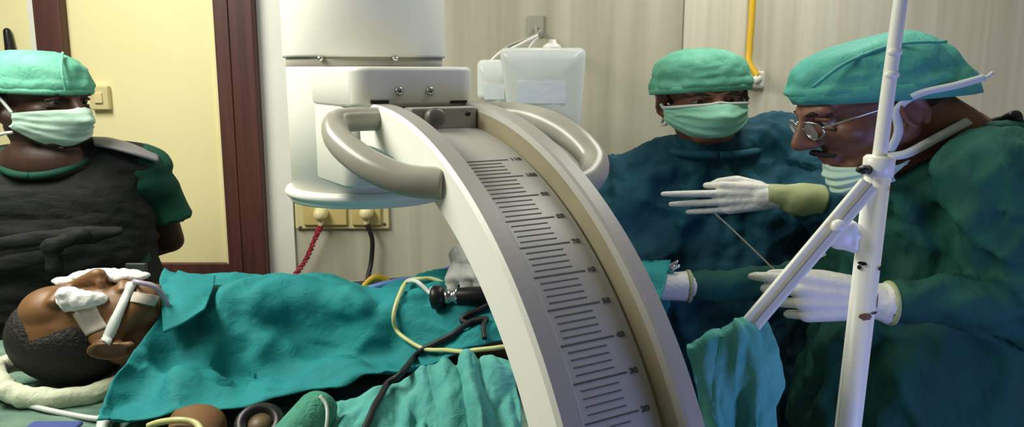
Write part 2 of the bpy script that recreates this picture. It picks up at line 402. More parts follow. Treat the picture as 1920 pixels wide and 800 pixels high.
for px in (712, 860):
    dr = ray(px, 191); fp = np.array([bx, by, 0])+H*.146; tq = (fp-np.array([0, 0, EYE])).dot(H)/dr.dot(H); c = np.array([0, 0, EYE])+dr*tq
    mk('slot', xf(box((-.018, -.002, -.003), (.018, .002, .003)), rz(CA), c), M['black'], ca, smooth=False)
# plate and locking knob in the channel
pl = A(CR-.012, 3, 0)
mk('clamp_plate', xf(box((-.06, -.008, -.03), (.076, .03, .012)), rz(CA), A(CR-D+.03, 5.5, 0)), M['arcgrey'], ca, smooth=False, bevel=.004)
kc = A(CR-.02, 7, -.02)
mk('locking_knob', lathe(kc, [(.014, -.03), (.018, -.02), (.018, .016), (.013, .02), (0, .021)], 24, H+.15*UP-.1*LT), M['darkgrey'], ca)
mk('pin_hole', lathe(A(CR-D+.032, 7.2, .05), [(.005, -.004), (.005, .002), (0, .002)], 12, H), M['black'], ca)
# handles
rm = CR-CT/2
lh = [A(.725, 4, -hw+.01), A(.727, 4.5, -hw-.045), A(.724, 5.5, -hw-.082), A(.708, 9, -hw-.095), A(.697, 13.5, -hw-.090), A(.691, 18.5, -hw-.070), A(.694, 23, -hw-.036), A(.71, 26.5, -hw+.01)]
mk('handle', tube(lh, [.0215, .0215, .022, .024, .0255, .026, .026, .026], 24, 80), M['handle'], ca)
rh = [A(.725, 2, hw-.01), A(.727, 3, hw+.03), A(.728, 6, hw+.055), A(.728, 12, hw+.072), A(.722, 18, hw+.085), A(.712, 24, hw+.083), A(.705, 27.5, hw+.045), A(.70, 29, hw-.01)]
mk('handle', tube(rh, [.023, .023, .024, .026, .026, .026, .026, .026], 24, 80), M['handle'], ca)
# image intensifier drum
ax = P(689, 240, 1.93); axx, axy = ax[0], ax[1]
def zat(py, front): return P(682, py, front)[2]
RI = .188
fy = axy-RI
z_ring1, z_ring0, z_f1, z_f0 = zat(106, fy), zat(122, fy), zat(364, fy), zat(393, fy)
mk('upper_drum', lathe((axx, axy, 0), [(RI-.02, z_ring1), (RI, z_ring1), (RI+.001, z_ring1+.006), (RI+.001, z_ring1+.34), (RI-.03, z_ring1+.37), (0, z_ring1+.37)], 64), M['enamel'], ca, bevel=0)
mk('drum_seam', lathe((axx, axy, 0), [(RI-.012, z_ring0-.01), (RI-.006, z_ring0), (RI-.006, z_ring1), (RI-.03, z_ring1+.01)], 64), M['handle'], ca)
mk('lower_drum', lathe((axx, axy, 0), [(RI-.03, z_f1-.01), (RI-.007, z_f1), (RI-.005, z_ring0-.006), (RI-.01, z_ring0), (RI-.03, z_ring0)], 64), M['enamel'], ca)
mk('rim_flange', lathe((axx, axy, 0), [(0, z_f0), (RI-.004, z_f0), (RI-.001, z_f0+.006), (RI-.001, z_f0+.012), (RI+.007, z_f0+.015), (RI+.011, z_f1-.012), (RI+.006, z_f1-.002), (RI-.01, z_f1)], 64), M['enamel'], ca)
for a_ in (250, 300):
    c = np.array([axx+RI*cos(rad(a_)), axy+RI*sin(rad(a_)), z_ring1-.004]); mk('seam_bolt', ell(c, (.008, .008, .006), n=12, m=6), M['steel'], ca)
# tube housing below the table, carriage and base
tc = A(CR-CT-.08, 178, 0)
mk('tube_housing', rbox(tc[0], tc[1], .12, .13, tc[2]-.09, tc[2]+.1, .04), M['enamel'], ca)
cg = A(CR+.05, 95, 0)
mk('carriage', rbox(cg[0], cg[1], .10, .09, .2, cg[2]+.06, .03), M['enamel'], ca)
mk('wheeled_base', rbox(cg[0], cg[1], .22, .26, .07, .2, .04), M['enamel'], ca)
for sx in (-1, 1):
    for sy in (-1, 1):
        w = np.array([cg[0], cg[1], .045])+.17*sx*LT+.2*sy*H
        mk('wheel', cyl(w-.015*LT, w+.015*LT, .045), M['rubber'], ca)

# ------------------------------------------------------------------ drip bottles on a wall bracket
def drip(x0, y0, x1, y1, Y, lbl, slant=0, dep=.05):
    a, b = P(x0, y1, Y), P(x1, y0, Y)
    w, hgt = b[0]-a[0], b[2]-a[2]; cx, cz = (a[0]+b[0])/2, (a[2]+b[2])/2
    o = empty('drip_bottle', (cx, Y, a[2]), lbl, 'drip bottle', 'drip bottles hanging by the back wall')
    out = []
    r = .02
    cor = [(w/2-r, hgt/2-r, 0), (-w/2+r, hgt/2-r, pi/2), (-w/2+r+slant, -hgt/2+r+.06, pi), (w/2-r-.012, -hgt/2+r, 3*pi/2)]
    for x, z, a0 in cor:
        for i in range(6): an = a0+pi/2*i/5; out.append((x+r*cos(an), z+r*sin(an)))
    def ring(s, y): return [(cx+x*s, Y+y, cz+z*s) for x, z in out]
    mk('bottle_body', rings([ring(.35, -dep*1.32), ring(.7, -dep*1.2), ring(.92, -dep*.98), ring(1, -dep*.6), ring(1, dep*.6), ring(.97, dep*.9), ring(.9, dep)]), M['water'], o)
    mk('shoulder_ridge', tube([(cx-w/2+.01, Y-dep*.7, cz+hgt/2-.012), (cx, Y-dep*.75, cz+hgt/2-.008), (cx+w/2-.012, Y-dep*.7, cz+hgt/2-.014)], .006, 10), M['white'], o)
    mk('printed_label', box((cx-w*.3, Y-dep*1.32-.001, cz-hgt*.16), (cx+w*.26, Y-dep*1.2, cz+hgt*.1)), M['card'], o, smooth=False)
    return o, cx, cz+hgt/2
b1, x1, zt1 = drip(938, 90, 1097, 244, 2.45, 'larger clear drip bottle with a hanging strap nearer the front facing person', .02)
b2, x2, zt2 = drip(896, 112, 962, 222, 2.62, 'smaller clear drip bottle half hidden behind the larger one')
hp = P(1012, 66, 2.45)
mk('hanging_strap', tube([P(950, 96, 2.45), P(985, 78, 2.45), hp, P(1000, 80, 2.45), P(990, 95, 2.45)], .0045, 8), M['white'], b1)
mk('bottle_cap', lathe((P(1035, 90, 2.45)[0], 2.45, zt1-.005), [(.03, 0), (.026, .012), (.014, .02), (.012, .03), (0, .031)], 20), M['white'], b1)
mk('hanging_strap', tube([P(920, 114, 2.62), P(935, 100, 2.62), P(945, 92, 2.68)], .004, 8), M['white'], b2)
hb = empty('bottle_hook', (hp[0], BW, hp[2]), 'small grey wall bracket the drip bottles hang from', 'hook')
mk('bracket_arm', tube([(hp[0]+.005, BW, hp[2]+.06), (hp[0]+.005, BW-.1, hp[2]+.03), (hp[0]+.003, 2.6, hp[2]+.005), (hp[0], 2.44, hp[2]-.003), (hp[0], 2.42, hp[2]+.012)], .006, 10), M['handle'], hb)
mk('bracket_plate', box((hp[0]-.025, BW-.012, hp[2]+.02), (hp[0]+.035, BW, hp[2]+.1)), M['handle'], hb, smooth=False, bevel=.004)
q2 = P(945, 92, 2.68)
mk('side_hook', tube([q2-np.array([.0, .0, .004]), q2+np.array([.02, 0, .012]), (hp[0]-.02, 2.69, hp[2]+.004), (hp[0]+.004, 2.68, hp[2]+.012)], .005, 8), M['handle'], hb)

# ------------------------------------------------------------------ operating table
TZ = .965
tb = empty('operating_table', (-.45, 1.6, 0), 'operating table under the patient covered with a crumpled grey green sheet', 'operating table')
gx, gy = np.linspace(-1.75, .34, 120), np.linspace(1.2, 1.93, 60)
V = []
for x in gx:
    for y in gy:
        e = min(1, min(x+1.75, .34-x, y-1.2, 1.93-y)/.04); V.append((x, y, TZ-.03*(1-e)**2+.012*(fold((x, y, 0), (4, 9, 1), 3)-.3)))
mk('sheet', (np.array(V), grid_faces(120, 60)), M['sheet'], tb, solid=.004)
mk('mattress', box((-1.74, 1.21, .86), (.33, 1.92, TZ-.02)), M['rubber'], tb, smooth=False, bevel=.02)
mk('table_top', box((-1.7, 1.24, .82), (.3, 1.9, .86)), M['steel'], tb, smooth=False, bevel=.004)
mk('pedestal', box((-.75, 1.5, .1), (-.45, 1.72, .82)), M['enamel'], tb, smooth=False, bevel=.02)
mk('table_base', box((-1.1, 1.42, 0), (-.1, 1.8, .1)), M['enamel'], tb, smooth=False, bevel=.03)

# ------------------------------------------------------------------ drapes
def rows(px): return [P(*q) for q in px]
R0 = rows([(180, 782, 1.33), (300, 763, 1.35), (450, 757, 1.37), (600, 737, 1.40), (750, 692, 1.45), (850, 662, 1.49), (940, 640, 1.52), (1100, 600, 1.60), (1240, 560, 1.68)])
R1 = rows([(213, 710, 1.42), (320, 695, 1.49), (450, 690, 1.55), (600, 680, 1.555), (750, 645, 1.565), (850, 617, 1.53), (935, 600, 1.56), (1100, 572, 1.65), (1245, 537, 1.72)])
R2 = rows([(250, 652, 1.5), (335, 632, 1.555), (450, 625, 1.605), (600, 622, 1.62), (750, 592, 1.635), (850, 572, 1.6), (935, 560, 1.62), (1100, 540, 1.7), (1250, 515, 1.78)])
R3 = rows([(303, 585, 1.60), (390, 568, 1.64), (480, 566, 1.65), (600, 572, 1.67), (750, 556, 1.68), (850, 540, 1.69), (935, 530, 1.70), (1100, 512, 1.78), (1255, 498, 1.84)])
R4 = rows([(302, 517, 1.72), (395, 516, 1.74), (490, 523, 1.76), (600, 534, 1.78), (700, 544, 1.79), (800, 521, 1.80), (900, 491, 1.83), (1100, 488, 1.87), (1258, 489, 1.90)])
R5 = [np.array([q[0], 1.86+.02*(i % 2), q[2]-.045]) for i, q in enumerate(R4)]
R6 = [np.array([q[0], 1.945, max(q[2]-.17, TZ+.02)]) for q in R4]
R7 = [np.array([q[0], 1.96, TZ-.18]) for q in R4]
dv = loft([R0, R1, R2, R3, R4, R5, R6, R7], 170, 90)
def dw(q): return 1.0
creases = [([(392, 560), (345, 640), (262, 700), (200, 775)], -.028, .045), ([(420, 575), (400, 640), (330, 710), (300, 755)], .018, .045), ([(420, 545), (560, 555), (700, 585), (850, 615)], .022, .035),
  ([(470, 590), (600, 635), (720, 655), (880, 635)], -.034, .034), ([(640, 560), (700, 590), (728, 625)], .012, .02), ([(700, 575), (722, 610), (735, 650)], -.014, .02), ([(400, 700), (520, 690), (650, 690)], -.013, .03),
  ([(380, 600), (440, 650), (460, 735)], -.016, .03), ([(560, 700), (680, 680), (820, 640)], .012, .03), ([(780, 560), (830, 585), (900, 600)], -.012, .022), ([(450, 530), (560, 575), (640, 590)], -.010, .022)]
CP = [(np.array([P(x, y, 1.5) for x, y in c]), a_, w_) for c, a_, w_ in creases]
def crease(vf):
    V = np.asarray(vf[0]).copy(); N = normals(vf); N *= np.sign(N[:, 2:3]+1e-9); D_ = np.zeros(len(V)); dirs = (V-np.array([0, 0, EYE])); A_ = dirs/dirs[:, 1:2]*1.5
    for c, a_, w_ in CP:
        C = catmull(c-np.array([0, 0, EYE]), 60); C = C/C[:, 1:2]*1.5
        d2 = ((A_[:, None, :]-C[None])**2).sum(-1); k = d2.argmin(1); q = np.sqrt(d2.min(1)); tp_ = np.minimum(1, np.minimum(k, 59-k)/9)
        D_ += a_*np.exp(-(q/w_)**2)*(.25+.75*tp_)
    return V+N*D_[:, None], vf[1]
CP = [(c, a_*1.25, w_) for c, a_, w_ in CP]; dv = crease(dv); dv = wrinkle(dv, .034, (4.5, 9, 6), 21); dv = wrinkle(dv, .009, (11, 18, 14), 23)
dv[0][:, 2] = np.where((dv[0][:, 1] > 1.21) & (dv[0][:, 1] < 1.93), np.maximum(dv[0][:, 2], TZ+.035), dv[0][:, 2])
dr = mk('surgical_drape', dv, M['drape'], solid=.003, label='large teal surgical drape spread over the patient\'s body', cat='drape')
dtree = BVHTree.FromPolygons([tuple(v) for v in dv[0]], dv[1])
def on_drape(px, py, off=.006, Y=1.6):
    d_ = Vector(ray(px, py)).normalized(); h_ = dtree.ray_cast(Vector((0, 0, EYE)), d_)
    if h_[0] is None: return P(px, py, Y)
    n_ = h_[1] if h_[1].dot(d_) < 0 else -h_[1]
    return np.array(h_[0]+n_*off)
fl = loft([rows([(299, 519, 1.715), (350, 513, 1.72), (404, 516, 1.725)]), rows([(301, 545, 1.645), (349, 541, 1.65), (401, 535, 1.675)]), rows([(303, 578, 1.575), (346, 570, 1.585), (393, 556, 1.63)]), rows([(305, 622, 1.53), (343, 605, 1.54), (382, 578, 1.575)])], 30, 30)
mk('folded_corner', wrinkle(fl, .004, (12, 12, 12), 4), M['drape'], dr, solid=.004)

# ------------------------------------------------------------------ heads and hands
def head_prims(ear=(0, 0)):
    E_ = ear
    L = [ell((0, .022, .035), (.076, .094, .085)), ell((0, -.022, -.028), (.062, .066, .088)), ell((0, -.06, -.092), (.034, .032, .026)),
         ell((0, -.04, .045), (.062, .05, .05))]
    for s in (-1, 1):
        L += [capsule((s*.058, .005, -.045), (s*.022, -.062, -.098), .024, .018), capsule((s*.045, -.072, .024), (s*.012, -.086, .02), .011, .011),
              ell((s*.040, -.050, -.024), (.025, .024, .026)), ell((s*.011, -.098, -.036), (.0095, .011, .008)),
              capsule((s*.018, -.083, -.066), (0, -.09, -.064), .007, .009), capsule((s*.016, -.082, -.079), (0, -.087, -.08), .007, .009)]
        ex = np.array([s*.078, .018+E_[0], -.012+E_[1]])
        out = []
        for q in range(11):
            an = rad(-60+q*30); out.append(ex+np.array([s*(.006+.006*cos(an)), .019*-cos(an)+.004, .031*sin(an)]))
        for q in range(10):
            L.append(capsule(out[q], out[q+1], .0048, .0048, 8, 3))
        L.append(ell(ex+np.array([s*-.003, 0, 0]), (.006, .017, .027))); L.append(ell(ex+np.array([s*.004, -.008, -.028]), (.006, .007, .010)))
    L.append(capsule((0, -.088, .015), (0, -.112, -.03), .0085, .0135))
    return L
def cap_mesh(front=.055, back=-.02, puff=(1.10, 1.09, 1.12), sq=2.5, seed=0, topz=.0, sag=0, amp=.006, cyo=.018):
    n, m = 72, 30; R = []
    for i in range(m):
        t = i/(m-1)
        row = []
        for j in range(n):
            a = 2*pi*j/n; fy_ = -cos(a); sx_ = sin(a)
            hem = front*(1+cos(a))/2+back*(1-cos(a))/2
            c = max(0.0, 1-t**sq)**(1/sq)
            flare = 1+.05*sin(min(1, t*3)*pi)
            zt_ = (.123+topz)*1.0+.012*sag*cos(a)*(-1)
            z = hem+(zt_-hem)*t
            x = .078*puff[0]*sx_*c*flare; y = cyo+.098*puff[1]*fy_*c*flare
            k = .35+.65*min(1, t*4)
            f_ = 1+(amp/.08)*k*(fold((x, y, z), (26, 26, 16), seed)-.3)*(1 if t < .98 else .3)
            row.append((x*f_, cyo+(y-cyo)*f_, z+(k*amp*.6*(fold((x, y, z), (20, 20, 20), seed+2)-.3) if t > .3 else 0)))
        R.append(row)
    return rings(R)
def hem_mesh(front, back, puff, h=.018, cyo=.018):
    n = 72; R = []
    for dz, g in ((0, 1.0), (0, 1.035), (h*.5, 1.05), (h, 1.04), (h, 1.0)):
        R.append([(.078*puff[0]*sin(a)*g, cyo-.098*puff[1]*cos(a)*g, front*(1+cos(a))/2+back*(1-cos(a))/2+dz-.002) for a in np.linspace(0, 2*pi, n, endpoint=False)])
    return rings(R, False)
def mask_mesh(top=.004, bot=-.128, half=72, seed=0, drop=0, bulge=1.0):
    nu, nv = 49, 29; V = []
    for i in range(nu):
        u = -1+2*i/(nu-1); ph = rad(half)*u
        tz = top-.018*abs(u)**1.5+.006*math.exp(-(u/.12)**2); bz = bot+.055*abs(u)**1.6
        for j in range(nv):
            v = j/(nv-1); z = tz+(bz-tz)*v
            nose_ = .034*math.exp(-((z+.035)/.036)**2)*math.exp(-(u/.36)**2)*bulge
            y0 = .112-.0*v-.03*max(0, (v-.72)/.28)**2
            y0 = y0*(1-.08*math.exp(-((v-.0)/.15)**2))
            X = .086*sin(ph); Yv = -.0-(y0*cos(ph)+nose_)+.012
            pl_ = .0022*sin(v*pi*8)*(1-abs(u)**4)
            r_ = 1+.035*(fold((X, Yv, z), (14, 14, 45), seed)-.3)
            V.append((X*r_, Yv*r_-pl_, z-drop))
    return np.array(V), grid_faces(nu, nv)
def hair_mesh(line, seed=0, grow=1.06, under=True):
    n, m = 80, 44; R = []
    for i in range(m+1):
        t = min(max(-pi/2+pi*i/m, -pi/2+.02), pi/2-.02); row = []
        for j in range(n):
            a = 2*pi*j/n; d_ = np.array([cos(t)*cos(a), cos(t)*sin(a), sin(t)])
            p = np.array([0, .022, .035])+d_*np.array([.076, .094, .085])
            k = 1/(1+math.exp(-line(p)*260))
            g_ = grow-max(0, min(1, (p[2]-.04)/.03))*(grow-.99) if under else grow; s = .955+(g_-.955)*k+.012*k*noise.noise(Vector(d_*14)+Vector((seed, 0, 0)))
            row.append(np.array([0, .022, .035])+d_*np.array([.076, .094, .085])*s)
        R.append(row)
    return rings(R)
def hand_prims(curl, spread=(6, 1, -4, -10), thumb=((.75, .62, -.1), (.95, .25, -.25), (.97, .05, -.3)), sc=1.0, wrist=.06):
    base = [(.088, .029, 0), (.092, .010, .003), (.087, -.011, .001), (.078, -.030, -.004)]
    ln = [(.043, .026, .022), (.047, .030, .023), (.043, .028, .022), (.034, .021, .019)]
    rr = [(.0098, .0088, .008, .0068)]*3+[(.0088, .0078, .007, .006)]
    L = []
    for k in range(4):
        b_ = np.array(base[k]); L.append(capsule((.012, base[k][1]*.62, 0), b_, .0145, .0125))
        if k < 3: L.append(capsule((.02, (base[k][1]+base[k+1][1])*.33, 0), (np.array(base[k])+np.array(base[k+1]))/2-np.array([.008, 0, 0]), .014, .011))
        an = 0; p = b_; sp = rad(spread[k])
        for q in range(3):
            an += rad(curl[k][q]); dn = np.array([cos(an)*cos(sp), cos(an)*sin(sp), -sin(an)]); n2 = p+dn*ln[k][q]
            L.append(capsule(p, n2, rr[k][q], rr[k][q+1], 12, 4)); p = n2
    p = np.array([.022, .026, -.008]); L.append(ell((.035, .024, -.010), (.03, .018, .015)))
    for dv, l_, r0, r1 in zip(thumb, (.042, .032, .026), (.0145, .0115, .010), (.0115, .0100, .0078)):
        dv = np.array(dv)/np.linalg.norm(dv); n2 = p+dv*l_; L.append(capsule(p, n2, r0, r1, 12, 4)); p = n2
    L.append(capsule((-wrist, .004, 0), (.02, 0, 0), .027, .023))
    L.append(capsule((-wrist, -.006, 0), (.02, -.006, 0), .027, .023))
    return [(v*sc, f) for v, f in L]
def basis(xd, zd):
    x = np.array(xd, float); x /= np.linalg.norm(x); z = np.array(zd, float); z -= x*z.dot(x); z /= np.linalg.norm(z)
    return x, np.cross(z, x), z
class Person:
    S = 1.4
    def __init__(s, rx_, ry_, label):
        s.r = np.array([rx_, ry_, 0]); s.root = empty('person', s.r, label, 'person')
    def N(s, px, py, Y):
        p = P(px, py, Y)-s.r; return np.array([p[0]/s.S, p[1], p[2]])
    def W(s, vf): return np.asarray(vf[0])*np.array([s.S, 1, 1])+s.r, vf[1]
    def add(s, name, vf, m, parent=None, **k): return mk(name, s.W(vf), m, parent or s.root, **k)
    def sethead(s, c, R, k=1.0): s.hc, s.hR, s.hk = np.array(c), np.array(R)*k, k
    def hd(s, vf): return xf(vf, s.hR, s.hc)
    def hp(s, *p): return s.hR @ np.array(p, float)+s.hc
    def face(s, skin, eyes=True):
        if eyes:
            for q in (-1, 1):
                e = s.add('eye', s.hd(ell((q*.031, -.0705, .002), (.0125, .0125, .0125), n=16, m=10)), M['eye'])
                s.add('iris', s.hd(ell((q*.031, -.0815, .001), (.0055, .0025, .0055), n=12, m=6)), M['pupil'], e)
                s.add('eyelid', s.hd(rem([capsule((q*.018, -.078, .009), (q*.031, -.083, .012), .0045, .005, 8, 3), capsule((q*.031, -.083, .012), (q*.045, -.074, .007), .005, .0045, 8, 3), capsule((q*.020, -.079, -.009), (q*.044, -.074, -.009), .004, .004, 8, 3)], .002, 1)), skin)
                s.add('eyebrow', s.hd(rem([capsule((q*.014, -.092, .019), (q*.034, -.087, .023), .004, .0045, 8, 3), capsule((q*.034, -.087, .023), (q*.053, -.071, .017), .0045, .003, 8, 3)], .002, 1)), M['hair'])
    def legs(s, cx, cy, z, mt=None, gap=.1):
        L = []
        for q in (-1, 1): L.append(capsule((cx+q*gap, cy, z), (cx+q*gap, cy, .10), .085, .055))
        L.append(capsule((cx-gap, cy, z), (cx+gap, cy, z), .09, .09))
        s.add('trousers', rem(L, .012, 2), mt or M['shirt'])
    def shoes(s, cx, cy, fd, gap=.1):
        fd = np.array(fd, float)
        for q in (-1, 1):
            c = np.array([cx+q*gap, cy, .04]); s.add('shoe', rem([capsule(c-fd*.05, c+fd*.15, .04, .036), capsule(c-fd*.02, c+np.array([0, 0, .06]), .045, .042)], .006, 2), M['white'])
def torso(rs):
    """rs: (cx, cy, z, rx, ry) bottom to top"""
    rs = [np.array(r) for r in rs]; C = catmull(rs, len(rs)*5); an = np.linspace(0, 2*pi, 40, endpoint=False); R = []
    for cx, cy, z, a, b in C:
        R.append([(cx+a*np.sign(cos(q))*abs(cos(q))**.85, cy+b*np.sign(sin(q))*abs(sin(q))**.85, z) for q in an])
    return rings(R)
def drapes(z0, z1):
    return lambda p: min(1, max(.25, (z1-p[2])/(z1-z0)))

# ------------------------------------------------------------------ person facing us in blue green gown
def build_front():
    p = Person(P(1330, 400, 2.25)[0], 2.25, 'person facing the camera in blue green gown, mint cap and green mask, gloved hand raised')
    hc = p.N(1318, 180, 2.18)
    R = rz(rad(8)) @ rx(rad(8)) @ ry(rad(-4))
    p.sethead(hc, R, 1.0)
    nb = p.N(1332, 266, 2.23); shl, shr = p.N(1185, 345, 2.25), p.N(1512, 290, 2.27)
    cx = (shl[0]+shr[0])*.5
    body = [p.hd(q) for q in head_prims()]+[capsule(p.hp(0, .02, -.07), nb, .055, .058), capsule(nb, nb-np.array([0, -.03, .1]), .056, .05),
            torso([(cx, 0, .95, .12, .09), (cx, 0, 1.15, .13, .09), (cx, 0, nb[2]-.1, .13, .08)])]
    hq = on_drape(872, 552, .0); HR = (hq+np.array([.010, .07, .050])-p.r)/np.array([p.S, 1, 1])
    elL, elR = p.N(1165, 500, 2.1), p.N(1640, 440, 2.02)
    haR, haL = HR+np.array([0, .06, .0]), p.N(1470, 372, 1.93)
    for sh, e, h_ in ((shl, elL, haR), (shr, elR, haL)):
        body += [capsule(sh, e, .04, .035), capsule(e, h_, .034, .02)]
    p.add('body', rem(body, .0045, 3), M['skin_mid'])
    p.face(M['skin_mid'])
    # gown
    g = [torso([(cx, .0, .42, .25, .17), (cx, .0, .8, .22, .16), (cx, 0, 1.05, .20, .15), (cx, 0, 1.25, .195, .145), (cx, .01, shl[2]-.03, .185, .125), ((cx+nb[0])/2, .01, nb[2]-.035, .10, .09)]),
         capsule((shl+nb)/2+np.array([.0, 0, .0]), shl, .075, .075), capsule(nb-np.array([0, 0, .04]), shl, .075, .075), capsule(nb-np.array([0, 0, .03]), p.N(1455, 250, 2.28), .075, .06),
         capsule(p.N(1440, 262, 2.28), shr, .07, .082),
         capsule(shl, elL, .085, .075), capsule(elL, HR+np.array([.02, .10, .01]), .07, .04), capsule(shr, elR, .09, .085), capsule(elR, p.N(1540, 386, 1.94), .08, .05)]
    gv = rem(g, .009, 6)
    WR = [p.N(1540, 386, 1.94), HR+np.array([.02, .1, .01])]
    gv = wrinkle(gv, .042, (11, 9, 5.5), 2, lambda q: (1 if q[2] < nb[2]-.05 else .35)*min(1, max(.06, min(np.linalg.norm(q-w_) for w_ in WR)/.2)))
    gv = wrinkle(gv, .012, (24, 22, 13), 5)
    p.add('gown', gv, M['gown_blue'])
    # collar
    ring = [nb+np.array([.088*sin(a), -.005-.085*cos(a), .0+.012*cos(a)-.02-.02*cos(a)]) for a in np.linspace(0, 2*pi, 13)]
    p.add('collar', tube(ring, .012, 10, 60), M['gown_blue'])
    # cap, mask
    puff = (1.20, 1.12, 1.1)
    c = p.add('cap', p.hd(cap_mesh(.032, -.01, puff, 3.0, 3, -.0, amp=.006)), M['cap'])
    p.add('cap_hem', p.hd(hem_mesh(.03, -.012, puff)), M['cap'], c)
    m = p.add('mask', p.hd(mask_mesh(-.004, -.108, 74, 2)), M['mask'], solid=.002)
    for s in (-1, 1):
        p.add('mask_edge', p.hd(tube([(s*.080, -.012, -.026), (s*.083, .01, -.012), (s*.086, .03, .01), (s*.088, .05, .02)], .004, 8)), M['tie'], m)
        p.add('mask_edge', p.hd(tube([(s*.078, -.012, -.07), (s*.078, .02, -.075), (s*.06, .07, -.07)], .004, 8)), M['tie'], m)
    p.add('mask_edge', p.hd(tube([(.086*sin(rad(74)*u), -(.104*cos(rad(74)*u))+.010-.010*math.exp(-(u/.25)**2), -.004-.018*abs(u)**1.5+.004*math.exp(-(u/.12)**2)) for u in np.linspace(-1, 1, 17)], .0042, 8, 80)), M['tie'], m)
    p.add('hair', p.hd(hair_mesh(lambda q: q[1]-.0-.3*(q[2]-.02) if q[2] < .05 else .1, 1, 1.03)), M['hair'])
    # raised left hand: fingers to our left, back of the hand towards us, thumb on top
    xd = np.array([-1, 0, -.03]); x = xd/np.linalg.norm(xd); z = np.array([0, -1, .18]); z -= x*z.dot(x); z /= np.linalg.norm(z); y = -np.cross(z, x)
    B = np.stack([x, y, z], 1)
    hv = rem(hand_prims(((62, 80, 40), (4, 6, 6), (12, 8, 6), (14, 12, 8)), (8, 1, -2, -4), ((.85, .42, -.3), (.88, -.1, -.5), (.7, -.4, -.7)), 1.0, .05), .0022, 4)
    w0 = p.N(1448, 368, 1.93)
    hv = xf(hv, B*.98, w0)
    gl = p.add('glove', hv, M['glove'], label='white latex glove, fingers pointing left')
    cf = tube([w0+np.array([-.012, 0, .004]), w0+np.array([.02, 0, 0]), w0+np.array([.045, 0, -.006]), w0+np.array([.082, .005, -.013])], [.026, .032, .042, .043], 28, 30, 1, .95)
    p.add('glove_cuff', wrinkle(cf, .004, (14, 30, 30), 4), M['cuff'], gl, label='loose yellowish glove cuff')
    # right hand holding the scope: knuckles up
    x, y, z = basis((.08, -1, -.1), (0, -.1, 1)); B = np.stack([x, y, z], 1)
    hv = rem(hand_prims(((55, 70, 35), (60, 70, 35), (62, 72, 35), (60, 70, 35)), (5, 1, -4, -8), ((.6, .3, -.8), (.8, .1, -.6), (.8, -.2, -.6)), 1.05, .06), .0024, 3)
    gl = p.add('glove', xf(hv, B, HR), M['glove'], label='white latex glove gripping the scope')
    p.legs(cx, .02, .75); p.shoes(cx, .02, (0, -1, 0))
    return p
PF = build_front()

